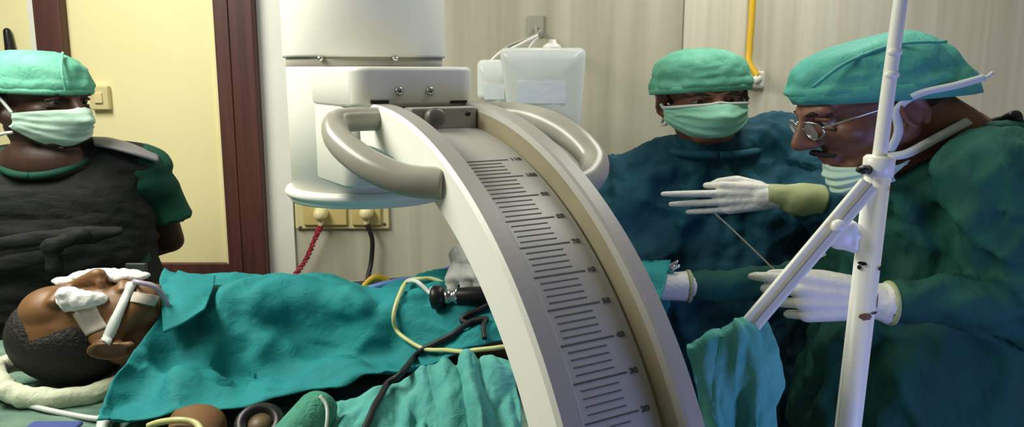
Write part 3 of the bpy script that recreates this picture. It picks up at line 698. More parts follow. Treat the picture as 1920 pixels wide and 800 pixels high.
# ------------------------------------------------------------------ person bending at right
def build_right():
    p = Person(P(1790, 500, 1.72)[0], 1.72, 'bending person in profile with glasses, teal cap, lowered mask and dark green gown')
    hc = p.N(1632, 200, 1.66)
    R = rz(rad(-86)) @ rx(rad(22))
    p.sethead(hc, R, 1.1)
    nb = p.N(1800, 300, 1.7)
    n0, n1 = p.N(1560, 500, 1.74), p.N(1980, 500, 1.74)
    shn, shf = p.N(1880, 330, 1.53), p.N(1800, 340, 1.93)
    eln, elf = p.N(1960, 575, 1.47), p.N(1760, 560, 2.02)
    wrn, wrf = p.N(1610, 558, 1.45), p.N(1240, 536, 1.88)
    tc_ = p.N(1775, 500, 1.74)
    body = [p.hd(q) for q in head_prims()]+[capsule(p.hp(0, .045, -.03), p.N(1830, 290, 1.7), .066, .07), capsule(p.hp(0, .015, -.085), p.N(1780, 330, 1.7), .052, .06),
            torso([(tc_[0], .02, .9, .11, .12), (tc_[0], .02, 1.1, .11, .12), (tc_[0]+.03, .0, shn[2]-.05, .1, .12)]), capsule(shn, eln, .04, .034), capsule(eln, wrn, .033, .02), capsule(shf, elf, .04, .034), capsule(elf, wrf, .033, .02)]
    p.add('body', rem(body, .0045, 3), M['skin_mid'])
    p.face(M['skin_mid'])
    top = p.N(1885, 262, 1.72)
    g = [torso([(tc_[0]-.01, .02, .40, .22, .25), (tc_[0]-.01, .02, .8, .20, .23), (tc_[0], .02, 1.05, .19, .22), (tc_[0]+.015, .02, 1.25, .18, .21), (tc_[0]+.05, .015, shn[2]+.0, .15, .19), (top[0]+.01, 0, top[2]-.02, .095, .10)]),
         capsule(top-np.array([0, 0, .05]), shn, .075, .085), capsule(top-np.array([0, 0, .05]), shf, .075, .085), capsule(p.N(1700, 372, 1.63), p.N(1890, 275, 1.63), .052, .052), capsule(p.N(1700, 372, 1.76), p.N(1890, 275, 1.76), .05, .05),
         capsule(shn, eln, .095, .085), capsule(eln, p.N(1800, 566, 1.45), .072, .048), capsule(p.N(1800, 566, 1.45), p.N(1690, 567, 1.45), .050, .043),
         capsule(shf, elf, .09, .08), capsule(elf, p.N(1500, 528, 1.95), .075, .06), capsule(p.N(1500, 528, 1.95), p.N(1312, 536, 1.88), .06, .034)]
    gv = rem(g, .009, 6)
    WR = [p.N(1665, 566, 1.45), p.N(1312, 536, 1.88)]
    gv = wrinkle(gv, .045, (9, 9, 5), 6, lambda q: (1 if q[2] < shn[2]-.06 else .3)*min(1, max(.06, min(np.linalg.norm(q-w_) for w_ in WR)/.22)))
    gv = wrinkle(gv, .012, (20, 20, 12), 9)
    p.add('gown', gv, M['gown_green'])
    p.add('neck_tie', tube([p.N(1868, 228, 1.66), p.N(1885, 222, 1.64), p.N(1902, 217, 1.63), p.N(1912, 226, 1.62)], [.010, .008, .012, .006], 8), M['black'], label='dark knotted gown tie')
    p.add('neck_tie', tube([p.N(1868, 230, 1.66), p.N(1890, 232, 1.64), p.N(1908, 234, 1.63)], [.009, .008, .005], 8), M['shirt'])
    puff = (1.2, 1.18, 1.1)
    c = p.add('cap', p.hd(cap_mesh(.052, -.020, puff, 2.8, 8, .0, amp=.007, cyo=.026)), M['cap2'])
    p.add('cap_hem', p.hd(hem_mesh(.044, -.026, puff, .03, .026)), M['cap2'], c)
    # crown seam
    p.add('crown_seam', p.hd(tube([(.078, -.085, .075), (.074, -.03, .098), (.072, .04, .104), (.078, .10, .085)], .003, 8)), M['cap2'], c)
    m = p.add('mask', p.hd(mask_mesh(-.078, -.146, 74, 5, .003, .1)), M['mask_pale'], solid=.002)
    p.add('mask_tie', p.hd(ribbon([(.080, -.03, -.07), (.084, -.01, -.04), (.090, .0, .0), (.097, .03, .016), (.097, .08, .012), (.08, .125, .008)], .012, .003, (1, .2, 0))), M['tie'], m)
    p.add('mask_tie', p.hd(ribbon([(-.080, -.03, -.07), (-.084, -.01, -.04), (-.090, .0, .0), (-.097, .03, .016), (-.097, .08, .012), (-.08, .125, .008)], .012, .003, (-1, .2, 0))), M['tie'], m)
    k0 = p.hp(.08, .125, .008)
    p.add('tie_tail', ribbon([k0, k0+np.array([.006, -.0, .003]), k0+np.array([.012, .0, .010])], .006, .002, (0, -1, 0)), M['tie'], m)
    lw = [p.hp(.074, -.045, -.125), p.N(1650, 300, 1.575), p.N(1700, 288, 1.565), p.N(1750, 262, 1.58), p.N(1800, 235, 1.60), p.N(1838, 214, 1.66)]
    p.add('mask_tie', ribbon(lw, .016, .003, (0, -1, .2)), M['tie'], m)
    p.add('hair', p.hd(hair_mesh(lambda q: min(q[1]-.02, q[2]+.045) if q[2] < .05 else .1, 2, 1.05)), M['hair'])
    p.add('moustache', p.hd(rem([capsule((s*.004, -.099, -.053), (s*.026, -.083, -.062), .007, .004, 8, 3) for s in (-1, 1)], .0025, 2)), M['hair'])
    # spectacles
    sp = []
    for s in (-1, 1):
        c0 = np.array([s*.032, -.1, -.006]); rim = [c0+np.array([.023*cos(a), .010*abs(cos(a))*(1 if cos(a)*s > 0 else 0), .017*sin(a)]) for a in np.linspace(0, 2*pi, 17)]
        sp.append(tube(rim, .0016, 6, 60)); sp.append(tube([(s*.055, -.091, -.002), (s*.078, -.05, .004), (s*.084, .01, .008)], .002, 6))
    sp.append(tube([(-.010, -.101, -.004), (0, -.106, 0), (.010, -.101, -.004)], .0016, 6))
    gls = p.add('spectacles', p.hd(join(*sp)), M['steel'])
    for s in (-1, 1): p.add('lens', p.hd(ell((s*.032, -.0995, -.006), (.022, .0012, .0165), n=24, m=8)), M['glass'], gls)
    # near left hand pinching the wire
    x = np.array([-1, -.05, .10]); x /= np.linalg.norm(x); z = np.array([.1, -1, .25]); z -= x*z.dot(x); z /= np.linalg.norm(z); y = -np.cross(z, x)
    B = np.stack([x, y, z], 1)
    hv = rem(hand_prims(((30, 42, 24), (50, 56, 35), (62, 62, 40), (68, 62, 40)), (1, 0, -2, -4), ((.9, .25, -.35), (.95, .02, -.32), (.96, -.05, -.25)), 1.0, .055), .0022, 4)
    w0 = p.N(1640, 564, 1.45)
    gl = p.add('glove', xf(hv, B*1.12, w0), M['glove'], label='white latex glove pinching the wire')
    cf = tube([w0+np.array([-.01, 0, 0]), w0+np.array([.005, 0, -.002]), w0+np.array([.012, 0, -.003]), w0+np.array([.02, 0, -.004])], [.029, .034, .037, .039], 24, 24)
    e = w0+np.array([.02, 0, -.004]); p.add('rolled_edge', tube([e+np.array([0, .039*cos(a), .039*sin(a)]) for a in np.linspace(0, 2*pi, 17)], .0035, 8, 60), M['cuff'], gl)
    p.add('glove_cuff', wrinkle(cf, .004, (30, 30, 30), 7), M['glove'], gl)
    # far right hand reaching behind the arc
    x, y, z = basis((-1, -.1, -.02), (0, -.35, 1)); B = np.stack([x, y, z], 1)
    w1 = p.N(1232, 536, 1.87)
    hv = rem(hand_prims(((25, 30, 20), (28, 32, 20), (32, 34, 20), (36, 36, 20)), wrist=.05), .0024, 3)
    gl = p.add('glove', xf(hv, B*1.04, w1), M['glove'], label='white latex glove half hidden behind the arc')
    cf = tube([w1+np.array([-.02, 0, 0]), w1+np.array([.01, 0, 0]), w1+np.array([.054, 0, 0])], [.028, .034, .036], 24, 20)
    cfo = p.add('glove_cuff', wrinkle(cf, .003, (20, 40, 40), 3), M['glove'], gl)
    e = w1+np.array([.054, 0, 0]); p.add('rolled_edge', tube([e+np.array([0, .036*cos(a), .036*sin(a)]) for a in np.linspace(0, 2*pi, 17)], .004, 8, 60), M['cuff'], gl)
    p.legs(tc_[0], .02, .75, None, .09); p.shoes(tc_[0], .02, (-1, 0, 0), .09)
    return p
PR = build_right()

# ------------------------------------------------------------------ person at left in lead apron
def build_left():
    p = Person(P(100, 400, 2.2)[0], 2.2, 'person at left in dark lead apron, mint cap and pale mask looking towards the patient')
    hc = p.N(76, 186, 2.14)
    R = rz(rad(60)) @ rx(rad(5))
    p.sethead(hc, R, 1.03)
    nb = p.N(95, 276, 2.18)
    shr, shl = p.N(262, 310, 2.22), p.N(-75, 320, 2.15)
    cx = (shr[0]+shl[0])/2
    elr, ell_ = p.N(312, 450, 2.34), p.N(-130, 480, 2.2)
    body = [p.hd(q) for q in head_prims()]+[capsule(p.hp(0, .02, -.07), nb, .056, .062), ell(nb+np.array([-.0, -.035, -.035]), (.088, .07, .065)),
            torso([(cx, 0, .9, .12, .09), (cx, 0, 1.15, .13, .09), (cx, 0, shr[2]-.06, .13, .08)]),
            capsule(shr, elr, .045, .038), capsule(elr, p.N(180, 500, 2.42), .037, .026), capsule(shl, ell_, .045, .038), capsule(ell_, p.N(60, 500, 2.42), .037, .026)]
    p.add('body', rem(body, .0045, 3), M['skin_dark'])
    p.face(M['skin_dark'])
    # shirt under the apron with short flared sleeves
    g = [torso([(cx, .01, .8, .17, .125), (cx, .01, 1.2, .168, .12), (cx, .01, shr[2]-.03, .158, .105), (nb[0], .01, nb[2]-.045, .085, .075)]), capsule(nb-np.array([0, 0, .06]), shr, .06, .062), capsule(nb-np.array([0, 0, .06]), shl, .06, .062),
         tube([shr+np.array([-.02, 0, .0]), shr+np.array([.012, 0, -.04]), p.N(296, 360, 2.27), p.N(318, 410, 2.29)], [.045, .05, .046, .052], 24, 30), capsule(shl, p.N(-120, 430, 2.18), .07, .085)]
    gv = wrinkle(rem(g, .008, 4), .01, (10, 10, 7), 3)
    sh = p.add('shirt', gv, M['shirt'])
    ring = [nb+np.array([.082*sin(a), -.02-.085*cos(a), -.03-.035*cos(a)+.012*(1-abs(cos(a)))]) for a in np.linspace(0, 2*pi, 17)]
    p.add('collar', tube(ring, .010, 10, 70), M['shirt'], sh)
    # apron
    g = [torso([(cx, .0, .42, .21, .165), (cx, .0, .8, .20, .16), (cx, 0, 1.0, .19, .155), (cx, 0, 1.2, .18, .15), (cx, 0, shr[2]-.07, .175, .14), (cx, .01, shr[2]-.0, .15, .10)]),
         capsule(p.N(168, 300, 2.2), shr+np.array([-.01, 0, .0]), .066, .066), capsule(p.N(15, 310, 2.2), shl, .062, .066)]
    gv = rem(g, .008, 5)
    gv = wrinkle(gv, .026, (3.2, 5, 11), 11, lambda q: 1 if q[2] < shr[2]-.12 else .3)
    gv = wrinkle(gv, .005, (14, 14, 26), 13)
    ap = p.add('lead_apron', gv, M['apron'])
    fl_ = loft([[p.N(176, 268, 2.13), p.N(210, 275, 2.12), p.N(255, 287, 2.13), p.N(298, 300, 2.16)], [p.N(172, 256, 2.18), p.N(205, 258, 2.18), p.N(250, 270, 2.19), p.N(297, 289, 2.21)], [p.N(176, 262, 2.27), p.N(208, 262, 2.28), p.N(250, 274, 2.28), p.N(294, 292, 2.28)]], 24, 14)
    p.add('shoulder_flap', fl_, M['apron_flap'], ap, solid=.008, label='grey folded shoulder pad of the apron')
    # sash and knot
    sa = [p.N(-60, 470, 2.03), p.N(30, 452, 2.0), p.N(100, 445, 2.0), p.N(170, 440, 2.03), p.N(230, 430, 2.05)]
    p.add('sash', wrinkle(tube(sa, [.016, .018, .02, .024, .008], 14, 50, .6, 1.0), .004, (12, 20, 40), 3), M['apron'], ap)
    p.add('sash', wrinkle(tube([p.N(-60, 505, 2.03), p.N(20, 492, 2.005), p.N(85, 478, 2.0), p.N(105, 470, 2.0)], [.014, .02, .02, .015], 14, 40, .6, 1), .004, (12, 20, 40), 5), M['apron'], ap)
    p.add('knot', wrinkle(rem([ell(p.N(98, 462, 1.99), (.022, .018, .024)), capsule(p.N(98, 465, 1.99), p.N(102, 505, 1.995), .013, .016), capsule(p.N(100, 460, 1.99), p.N(150, 440, 2.0), .016, .02)], .005, 2), .003, (30, 30, 30), 2), M['apron'], ap)
    bu = p.N(256, 505, 2.08)
    p.add('buckle', box(bu-np.array([.02, .006, .018]), bu+np.array([.02, .006, .018])), mat('buckle_plastic', (62, 72, 66), .4), ap, smooth=False, bevel=.004)
    puff = (1.18, 1.14, 1.1)
    c = p.add('cap', p.hd(cap_mesh(.024, .02, puff, 2.7, 5, .0, amp=.005)), M['cap'])
    p.add('cap_hem', p.hd(hem_mesh(.022, .018, puff, .014)), M['cap'], c)
    p.add('cap_seam', p.hd(tube([(-.03, -.108, .03), (-.034, -.106, .06), (-.025, -.09, .092), (.01, -.05, .122)], .0028, 8)), M['cap'], c)
    m = p.add('mask', p.hd(mask_mesh(-.012, -.118, 70, 9)), M['mask_pale'], solid=.002)
    s = -1
    p.add('mask_loop', p.hd(tube([(s*.075, -.02, -.03), (s*.081, -.0, .0), (s*.088, .02, .022), (s*.09, .05, .02)], .0035, 8)), M['tie'], m)
    p.add('mask_loop', p.hd(tube([(s*.075, -.02, -.078), (s*.080, -.005, -.082), (s*.085, .015, -.09), (s*.088, .03, -.082), (s*.088, .035, -.06), (s*.088, .04, -.04)], .004, 8)), M['tie'], m)
    p.add('mask_loop', p.hd(tube([(.075, -.02, -.03), (.081, -.0, .0), (.088, .02, .022)], .0035, 8)), M['tie'], m)
    p.add('hair', p.hd(hair_mesh(lambda q: min(q[1]-.0, q[2]+.03) if q[2] < .05 else .1, 3, 1.03)), M['hair'])
    p.legs(cx, .02, .75); p.shoes(cx, .02, (.2, -.97, 0))
    return p
PL = build_left()

# ------------------------------------------------------------------ patient
def build_patient():
    p = Person(P(150, 620, 1.6)[0], 1.62, 'patient lying face up with black hair, gauze eye pads and tape across the cheek')
    p.r = np.array([p.r[0], 1.62, 0])
    hc = p.N(168, 612, 1.60)
    B = np.stack([(0, 1., 0), (0, 0, -1.), (-1., 0, 0)], 1)   # local x,y,z in world
    R = rx(rad(4)) @ ry(rad(-4)) @ B
    p.sethead(hc, R, 1.0)
    nk = p.N(340, 640, 1.66)
    T = p.N(430, 618, 1.68)
    body = [p.hd(q) for q in head_prims((.0, -.045))]+[capsule(p.hp(0, .03, -.06), nk, .058, .048),
            ell((T[0]+.17, T[1]+.05, 1.03), (.25, .12, .052)), ell((T[0]+.42, T[1]+.09, 1.03), (.2, .10, .05)), capsule(nk, (T[0]+.05, T[1]+.02, 1.01), .046, .042)]
    sh = p.N(345, 705, 1.5); el = p.N(342, 815, 1.27)
    body += [capsule((T[0]+.03, T[1]-.06, 1.015), sh+np.array([0, .02, -.055]), .042, .042), capsule(sh+np.array([0, .02, -.055]), np.array([el[0], 1.34-1.62, 1.0]), .042, .036), capsule(np.array([el[0], 1.34-1.62, 1.0]), np.array([el[0]+.02, 1.1-1.62, .985]), .036, .028)]
    bv, bf = p.W(rem(body, .0045, 3))
    for q in bv:                        # the body lies under the drape
        if q[0] < p.r[0]+.12: continue
        zs = [dtree.ray_cast(Vector((q[0]+ox, q[1]+oy, 2.0)), Vector((0, 0, -1)))[0] for ox, oy in ((0, 0), (0, .03), (0, -.03), (.03, 0), (-.03, 0))]
        if zs[0] is None: continue
        zm_ = min(z_.z for z_ in zs if z_ is not None)-.02
        if q[2] > zm_: q[2] = max(zm_, TZ-.01)
    mk('body', (bv, bf), M['skin_warm'], p.root)
    p.add('hair', p.hd(hair_mesh(lambda q: max(min(q[1]+.010-.02*(q[2]-.03)/.05, q[2]+.115), (q[2]-.07)+.3*(q[1]+.02)), 4, 1.07, False)), M['hair'])
    def near(px, py, off=.0): return hit(px, py, off)
    dg = bpy.context.evaluated_depsgraph_get(); dg.update()
    bo = [o for o in p.root.children if o.name.startswith('body')][0]
    me = bo.data; tree = BVHTree.FromPolygons([tuple(np.array(v.co)+p.r) for v in me.vertices], [tuple(f.vertices) for f in me.polygons])
    O = Vector((0, 0, EYE))
    def on(px, py, off=.004):
        dv = Vector(ray(px, py)).normalized(); h_ = tree.ray_cast(O, dv)
        if h_[0] is None: h_ = (tree.find_nearest(Vector(P(px, py, 1.58)))[0], Vector((0, -.5, .8)))
        n_ = h_[1] if h_[1].dot(dv) < 0 else -h_[1]
        return np.array(h_[0]+n_*off), np.array(n_)
    def patch(c, name, m, th=.004, nu=14, nv=10, amp=.0, parent=None, **k):
        """c: four pixel corners; a pad lying on the skin"""
        c = [np.array(q, float) for q in c]; V = []
        for i in range(nu):
            for j in range(nv):
                u, v = i/(nu-1), j/(nv-1); q = (c[0]*(1-u)+c[1]*u)*(1-v)+(c[3]*(1-u)+c[2]*u)*v
                pt, n_ = on(q[0], q[1], th); V.append(pt+n_*amp*(sin(u*pi)*sin(v*pi))**.5)
        V = np.array(V).reshape(nu, nv, 3)
        for _ in range(3):
            W_ = V.copy(); W_[1:-1, 1:-1] = (V[:-2, 1:-1]+V[2:, 1:-1]+V[1:-1, :-2]+V[1:-1, 2:])/4; V = W_
        return mk(name, (V.reshape(-1, 3), grid_faces(nu, nv)), m, parent or p.root, solid=.003, **k)
    # near eye pad: crumpled wad of gauze
    c0, n0 = on(150, 566, .006)
    wad = rem([ell(c0, (.048, .022, .020)), ell(c0+np.array([-.022, 0, .012]), (.024, .02, .014)), ell(c0+np.array([.03, .004, .0]), (.026, .018, .014)), ell(c0+np.array([-.01, .0, -.014]), (.026, .016, .012))], .004, 4)
    mk('eye_pad', wrinkle(wad, .006, (40, 40, 40), 3), M['gauze'], p.root)
    c1, n1 = on(196, 534, .0)
    wad = rem([ell(c1+np.array([-.01, .045, .008]), (.085, .03, .014)), ell(c1+np.array([-.10, .045, -.004]), (.035, .02, .010))], .004, 3)
    mk('eye_pad', wrinkle(wad, .004, (40, 40, 40), 5), M['gauze'], p.root)
    patch([(137, 588), (176, 570), (203, 612), (163, 630)], 'adhesive_tape', M['tape'], .003)
    # mouth strap and airway
    V = []
    for t in np.linspace(0, 1, 26):
        a_ = np.array([240+(190-240)*t, 532+(640-532)*t]); b_ = np.array([258+(208-258)*t, 534+(646-534)*t])
        pa, na = on(*a_, .006); pb, nb_ = on(*b_, .006); V += [pa, (pa+pb)/2+na*.003, pb]
    mk('cheek_strap', (np.array(V), grid_faces(26, 3)), M['tie'], p.root, solid=.003)
    patch([(252, 548), (296, 556), (288, 572), (246, 566)], 'adhesive_tape', M['tape'], .004)
    q0 = on(262, 545, .012)[0]
    mk('breathing_tube', tube([q0+np.array([-.02, .03, .005]), q0+np.array([.0, .0, .012]), on(285, 552, .02)[0], on(300, 575, .02)[0], P(318, 590, 1.6)], .005, 10), mat('violet_tube', (176, 168, 190), .3), p.root)
    return p
PT = build_patient()

# head ring
rc = P(122, 694, 1.60)
n = 60; R = []
for i in range(n+1):
    a_ = 2*pi*i/n; R.append((rc[0]+.122*cos(a_)*1.02, 1.585+.085*sin(a_), TZ+.024+.006*cos(a_*2)-.012*cos(a_)*(1)+.01*(cos(a_) < -.6)))
mk('head_ring', wrinkle(tube(R, .021, 18, 90), .005, (26, 26, 30), 6), M['ringfoam'], label='white padded ring under the patient\'s head', cat='head ring')

# lower towels by the hip
t1 = loft([[P(600, 750, 1.385), P(680, 738, 1.39), P(760, 715, 1.42), P(830, 700, 1.43)], [P(600, 770, 1.34), P(680, 765, 1.34), P(760, 745, 1.36), P(830, 740, 1.37)], [P(610, 810, 1.28), P(690, 808, 1.27), P(765, 800, 1.28), P(830, 800, 1.29)], [P(620, 850, 1.21), P(700, 850, 1.2), P(765, 850, 1.21), P(830, 850, 1.22)]], 90, 50)
t1 = wrinkle(wrinkle(t1, .03, (14, 5, 5), 31), .008, (26, 12, 14), 33); T2W = lambda t2: wrinkle(wrinkle(t2, .034, (17, 5, 4), 37), .006, (30, 12, 12), 38)
mk('surgical_towel', t1, M['towel'], solid=.003, label='crumpled teal towel bunched below the large drape', cat='towel')
t2 = loft([[P(803, 690, 1.37), P(850, 674, 1.38), P(895, 668, 1.385), P(962, 680, 1.36)], [P(806, 716, 1.33), P(855, 690, 1.35), P(900, 680, 1.35), P(966, 705, 1.33)], [P(816, 770, 1.27), P(862, 760, 1.26), P(912, 756, 1.26), P(975, 765, 1.27)], [P(826, 860, 1.19), P(868, 860, 1.18), P(918, 860, 1.18), P(985, 860, 1.19)]], 80, 60)
t2 = T2W(t2)
mk('surgical_towel', t2, M['towel'], solid=.003, label='folded teal towel hanging beside the white edge of the arc', cat='towel')
TREES = [dtree]+[BVHTree.FromPolygons([tuple(v) for v in q[0]], q[1]) for q in (t1, t2)]
def over(px, py, off=.007, Y=1.45):
    d_ = Vector(ray(px, py)).normalized(); best = None
    for t_ in TREES:
        h_ = t_.ray_cast(Vector((0, 0, EYE)), d_)
        if h_[0] is not None and (best is None or h_[3] < best[3]): best = h_
    if best is None: return P(px, py, Y)
    n_ = best[1] if best[1].dot(d_) < 0 else -best[1]
    return np.array(best[0]+n_*off)
# green roll
ra, rb_ = P(592, 752, 1.30), P(540, 815, 1.22)
mk('green_roll', wrinkle(capsule(ra-np.array([0, 0, .02]), rb_-np.array([0, 0, .02]), .036, .038, 28, 8), .004, (30, 30, 30), 8), M['roll'], label='pale green cloth roll at the drape\'s lower edge', cat='roll')
mk('roll_loop', tube([P(600, 742, 1.27), P(612, 760, 1.26), P(613, 790, 1.24), P(606, 830, 1.22)], .003, 8), M['clear'], label='thin clear tube looping over the green roll', cat='tube')
# black cuff
kc = P(488, 785, 1.28)
ko = empty('black_cuff', kc, 'black rubber cuff between the patient\'s arm and the green roll', 'cuff')
mk('cuff_body', lathe(kc-np.array([0, 0, .02]), [(.022, -.03), (.04, -.03), (.042, .02), (.036, .028), (.024, .028), (.022, .02)], 32, (.1, -.5, .8)), M['black'], ko)
mk('cuff_core', lathe(kc-np.array([0, 0, .02]), [(0, -.03), (.02, -.03), (.02, .022), (0, .024)], 24, (.1, -.5, .8)), mat('brown_core', (110, 92, 66), .5), ko)

# things on the sheet at lower left
def on_sheet(px, py, dz=.008):
    d_ = ray(px, py); t_ = (TZ+dz-EYE)/d_[2]; return np.array([0, 0, EYE])+d_*t_
mk('drip_line', tube([on_sheet(-60, 728), on_sheet(0, 744), on_sheet(80, 766), on_sheet(160, 782), on_sheet(205, 786)], .0055, 10), M['clear'], label='white drip line across the green sheet near the patient\'s head', cat='tube')
mk('drip_line', tube([P(278, 798, 1.29), P(300, 791, 1.285), P(335, 787, 1.275), P(365, 792, 1.27), P(378, 806, 1.25)], .0055, 10), M['ygreen'], label='pale loop of drip line over the patient\'s bare arm', cat='tube')
pd = on_sheet(110, 796, .004)
mk('blue_pad', wrinkle(join(box(pd+np.array([-.05, -.05, -.002]), pd+np.array([.045, .006, .006]))), 0, (1, 1, 1)), M['bluepad'], smooth=False, bevel=.004, label='flat blue pad on the sheet at the lower left edge', cat='pad')
ct = on_sheet(208, 794, .0)
co = empty('drip_connector', ct, 'small clear drip connector with green clip at the drape corner', 'connector')
mk('chamber', capsule(ct+np.array([-.005, .0, .016]), ct+np.array([.015, -.06, .014]), .016, .012), M['clear'], co)
gq = on_sheet(296, 780, .0)
mk('clip', box(gq+np.array([-.012, -.01, .0]), gq+np.array([.012, .01, .03])), mat('green_clip', (40, 150, 70), .4), co, smooth=False, bevel=.004)
mk('link', tube([ct+np.array([.012, -.04, .014]), (ct+gq)/2+np.array([0, 0, .02]), gq+np.array([0, 0, .012])], .004, 8), M['clear'], co)

# ------------------------------------------------------------------ endoscope and leads on the drape
s0, s1 = on_drape(820, 574, .027), on_drape(930, 568, .027)
es = empty('endoscope_camera', s0, 'black and silver endoscope camera gripped by a white gloved hand on the drape', 'endoscope')
ad = (s1-s0)/np.linalg.norm(s1-s0)
mk('eyepiece_cup', lathe(s0, [(0, 0), (.013, 0), (.0235, .004), (.026, .012), (.023, .026), (.018, .03), (0, .03)], 32, ad), M['black'], es)
mk('coupler', lathe(s0, [(0, .03), (.014, .03), (.016, .034), (.016, .04), (.0135, .042), (.0135, .05), (.017, .052), (.017, .058), (0, .058)], 32, ad), M['steel'], es)
mk('camera_head', lathe(s0, [(0, .058), (.017, .058), (.018, .062), (.0185, .12), (.014, .135), (0, .135)], 32, ad), M['black'], es)
LP = on_drape(767, 537, .014)
lg = [s0+np.array([.004, -.004, .02]), on_drape(800, 556, .03), on_drape(785, 545, .022), LP]
mk('light_post', tube(lg, [.006, .0045, .0045, .005], 10), M['clear'], es)
mk('light_cable', tube([on_drape(848, 540, .008), on_drape(815, 527, .008), on_drape(795, 528, .010), LP, on_drape(748, 562, .008), on_drape(741, 590, .008), on_drape(748, 615, .008), on_drape(768, 638, .008), on_drape(800, 654, .008), over(840, 660), P(868, 659, 1.455), P(890, 656, 1.44), P(920, 653, 1.43), P(960, 650, 1.42), P(985, 668, 1.395), P(1000, 700, 1.36), P(1008, 740, 1.31)], .0045, 10, 160), M['ygreen'], label='thin pale yellow light cable looped on the drape', cat='cable')
bkc = [s1+ad*.02, on_drape(905, 582, .008), on_drape(878, 592, .008), on_drape(868, 602, .008), on_drape(880, 609, .008), on_drape(915, 604, .008), on_drape(888, 610, .010), over(850, 628), over(820, 642), over(795, 656), over(778, 672), P(762, 688, 1.425), P(745, 706, 1.395), over(728, 726, .012), over(714, 748), over(702, 768), over(690, 792), over(680, 815), over(672, 840)]
mk('camera_cable', tube(bkc, .0062, 10, 200), M['rubber'], label='black camera cable running down over the drape to the towels', cat='cable')
mk('cable_spur', tube([on_drape(914, 604, .008), on_drape(908, 615, .008), on_drape(909, 636, .008)], .005, 8), M['rubber'], label='short black cable end by the white edge of the arc', cat='cable')
# tubes behind the drape
mk('suction_tube', tube([P(660, 552, 1.86), P(690, 541, 1.86), P(740, 528, 1.865), P(790, 521, 1.87), P(840, 505, 1.89), P(880, 490, 1.9), P(940, 478, 1.93)], .0075, 10), M['blue'], label='pale blue tube running along the far edge of the drape', cat='tube')
mk('yellow_tube', tube([P(672, 560, 1.93), P(684, 536, 1.93), P(703, 520, 1.93), P(722, 524, 1.93), P(732, 540, 1.93), P(738, 562, 1.93)], .0085, 10), M['yellow'], label='yellow tube arched behind the far edge of the drape', cat='tube')
mk('dark_hose', tube([P(612, 552, 1.99), P(640, 537, 1.99), P(700, 531, 1.99), P(760, 525, 1.99), P(830, 520, 1.99), P(900, 518, 2.0)], .0085, 10), M['rubber'], label='black hose lying behind the yellow tube at the table\'s far edge', cat='hose')
mk('instrument_rail', box((P(600, 545, 2.0)[0], 1.945, 1.06), (.32, 2.03, 1.085)), M['steel'], tb, smooth=False, bevel=.004)
mk('rail_bracket', box((-.12, 1.9, .83), (-.06, 1.99, 1.07)), M['steel'], tb, smooth=False, bevel=.003)
# towel clip at the drape's far end
tcp = on_drape(1262, 496, .006, 1.86)
mk('towel_clip', rem([capsule(tcp+np.array([-.012, 0, -.006]), tcp+np.array([.010, 0, .008]), .004, .004, 8, 3), capsule(tcp+np.array([-.004, -.004, -.012]), tcp+np.array([.014, -.002, -.002]), .004, .004, 8, 3)], .002, 1), M['steel'], label='small steel towel clip on the drape right of the arc', cat='clip')

# guide wire between the two hands
mk('guide_wire', tube([P(1340, 400, 1.90), P(1375, 432, 1.82), P(1415, 470, 1.70), P(1452, 506, 1.52), P(1470, 520, 1.45)], .0022, 6), M['darkgrey'], label='thin dark guide wire stretched between the two gloved hands', cat='wire')

# ------------------------------------------------------------------ white stand with slanting arm
SY = 1.30
st = empty('stand', (P(1595, 800, SY)[0], SY, 0), 'tall white painted metal stand with slanting arm in front of the bending person', 'stand')
tp, bt = P(1649, 296, SY), P(1590, 800, SY)
dn = (bt-tp)/(tp[2]-bt[2]); fl0 = tp+dn*(tp[2]-.03)
r_t = .0205
mk('lower_tube', cyl(fl0, tp, r_t+.003, r_t, 32), M['white'], st)
mk('collar', lathe(tp+dn*.0, [(r_t+.001, -.03), (r_t+.004, -.028), (r_t+.004, .0), (r_t, .004), (.012, .004), (.0, .004)], 32, -dn), M['white'], st)
mk('upper_rod', tube([tp, P(1668, 150, SY), P(1693, -30, SY), P(1712, -150, SY)], [.0115, .011, .0105, .0105], 16), M['white'], st)
for y_ in (98, 140):
    c = P(1675-(y_-98)*.13, y_, SY-.0005); mk('paint_blob', ell(c-np.array([0, .006, 0]), (.012, .008, .008), n=12, m=8), M['white'], st)
mk('locking_knob', rem([capsule(P(1640, 318, SY-.0), P(1618, 318, SY-.02), .008, .008), ell(P(1618, 318, SY-.022), (.012, .008, .006))], .002, 2), M['black'], st)
a0, a1 = P(1630, 345, SY-.012), P(1404, 612, SY-.03)
mk('slanting_arm', ribbon([a0, (a0+a1)/2, a1], .032, .014, (0, -1, .3), 12), M['white'], st, smooth=False, bevel=.004)
g_ = [a0+np.array([.0, -.009, .002]), (a0+a1)/2+np.array([0, -.009, .002]), a1+np.array([0, -.009, .002])]
mk('arm_groove', ribbon(g_, .003, .002, (0, -1, .3), 12), M['handle'], st, smooth=False)
pv = P(1570, 424, SY-.03)
mk('pivot_cap', lathe(pv, [(.0, -.0), (.011, 0), (.011, .008), (.006, .011), (0, .012)], 24, (0, -1, .2)), M['white'], st)
cw = rem([ell(P(1578, 440, SY), (.028, .012, .026)), capsule(P(1568, 428, SY), P(1604, 440, SY), .012, .012), capsule(P(1555, 448, SY), P(1604, 464, SY), .010, .010), capsule(P(1595, 425, SY), P(1602, 462, SY), .012, .010)], .003, 4)
mk('brace_bracket', cw, M['white'], st)
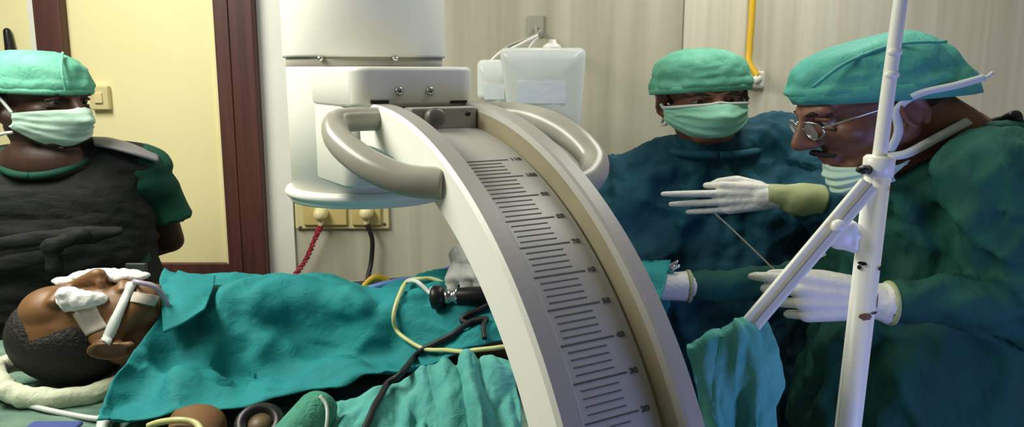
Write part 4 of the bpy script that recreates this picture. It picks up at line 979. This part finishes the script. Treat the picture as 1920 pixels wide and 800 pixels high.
def chip(px, py, sx, sz, m, seed):
    # chipped paint: a small ragged flake following the tube surface
    c = P(px, py, SY); t_ = (tp[2]-c[2]); ctr = tp+dn*t_; off = max(-.98, min(.98, (c[0]-ctr[0])/(r_t+.002))); a_ = math.asin(off)
    V = []; n_ = 14; rr = r_t+.003
    for i in range(n_):
        q = 2*pi*i/n_; k = 1+.35*noise.noise(Vector((cos(q)*2+seed, sin(q)*2, seed)))
        aa = a_+sx*k*cos(q)/rr; z_ = c[2]+sz*k*sin(q); cc = tp+dn*(tp[2]-z_)
        V.append((cc[0]+rr*sin(aa), cc[1]-rr*cos(aa), z_))
    mk('paint_chip', (np.array(V), [tuple(range(n_))]), m, st, smooth=False, solid=-.0008)
chip(1609, 489, .008, .003, M['black'], 1); chip(1605, 497, .004, .004, M['black'], 2); chip(1640, 498, .005, .004, M['black'], 3); chip(1660, 351, .004, .004, M['black'], 6)
chip(1612, 586, .011, .006, M['rust'], 4); chip(1630, 580, .010, .0018, M['black'], 5); chip(1637, 560, .0015, .012, M['black'], 7)
bs = [cyl((fl0[0], SY, .0), (fl0[0], SY, .04), .03, .025, 24)]
mk('foot_hub', bs[0], M['white'], st)
for k in range(4):
    a_ = rad(45+90*k); e = np.array([fl0[0]+.24*cos(a_), SY+.2*sin(a_), .02])
    mk('foot', capsule((fl0[0], SY, .03), e, .014, .014), M['white'], st)

# cloth hanging from the slanting arm
Yc = 1.275
c_rows = [[P(1286, 640, 1.29), P(1320, 622, 1.285), P(1365, 608, 1.28), P(1402, 600, 1.275), P(1428, 604, 1.285)],
          [P(1287, 655, 1.265), P(1322, 640, 1.255), P(1368, 628, 1.25), P(1408, 620, 1.25), P(1434, 628, 1.275)],
          [P(1300, 705, 1.255), P(1335, 700, 1.24), P(1378, 695, 1.25), P(1418, 690, 1.235), P(1448, 695, 1.275)],
          [P(1312, 770, 1.25), P(1345, 770, 1.23), P(1385, 770, 1.26), P(1424, 770, 1.23), P(1464, 770, 1.28)],
          [P(1322, 880, 1.245), P(1350, 880, 1.225), P(1392, 880, 1.265), P(1430, 880, 1.225), P(1478, 880, 1.28)]]
hv = loft(c_rows, 100, 80)
hv = wrinkle(hv, .030, (20, 5, 3), 43); hv = wrinkle(hv, .008, (30, 16, 16), 44)
mk('hanging_cloth', hv, M['towel'], solid=.003, label='teal cloth hanging from the white stand\'s slanting arm right of the arc', cat='cloth')
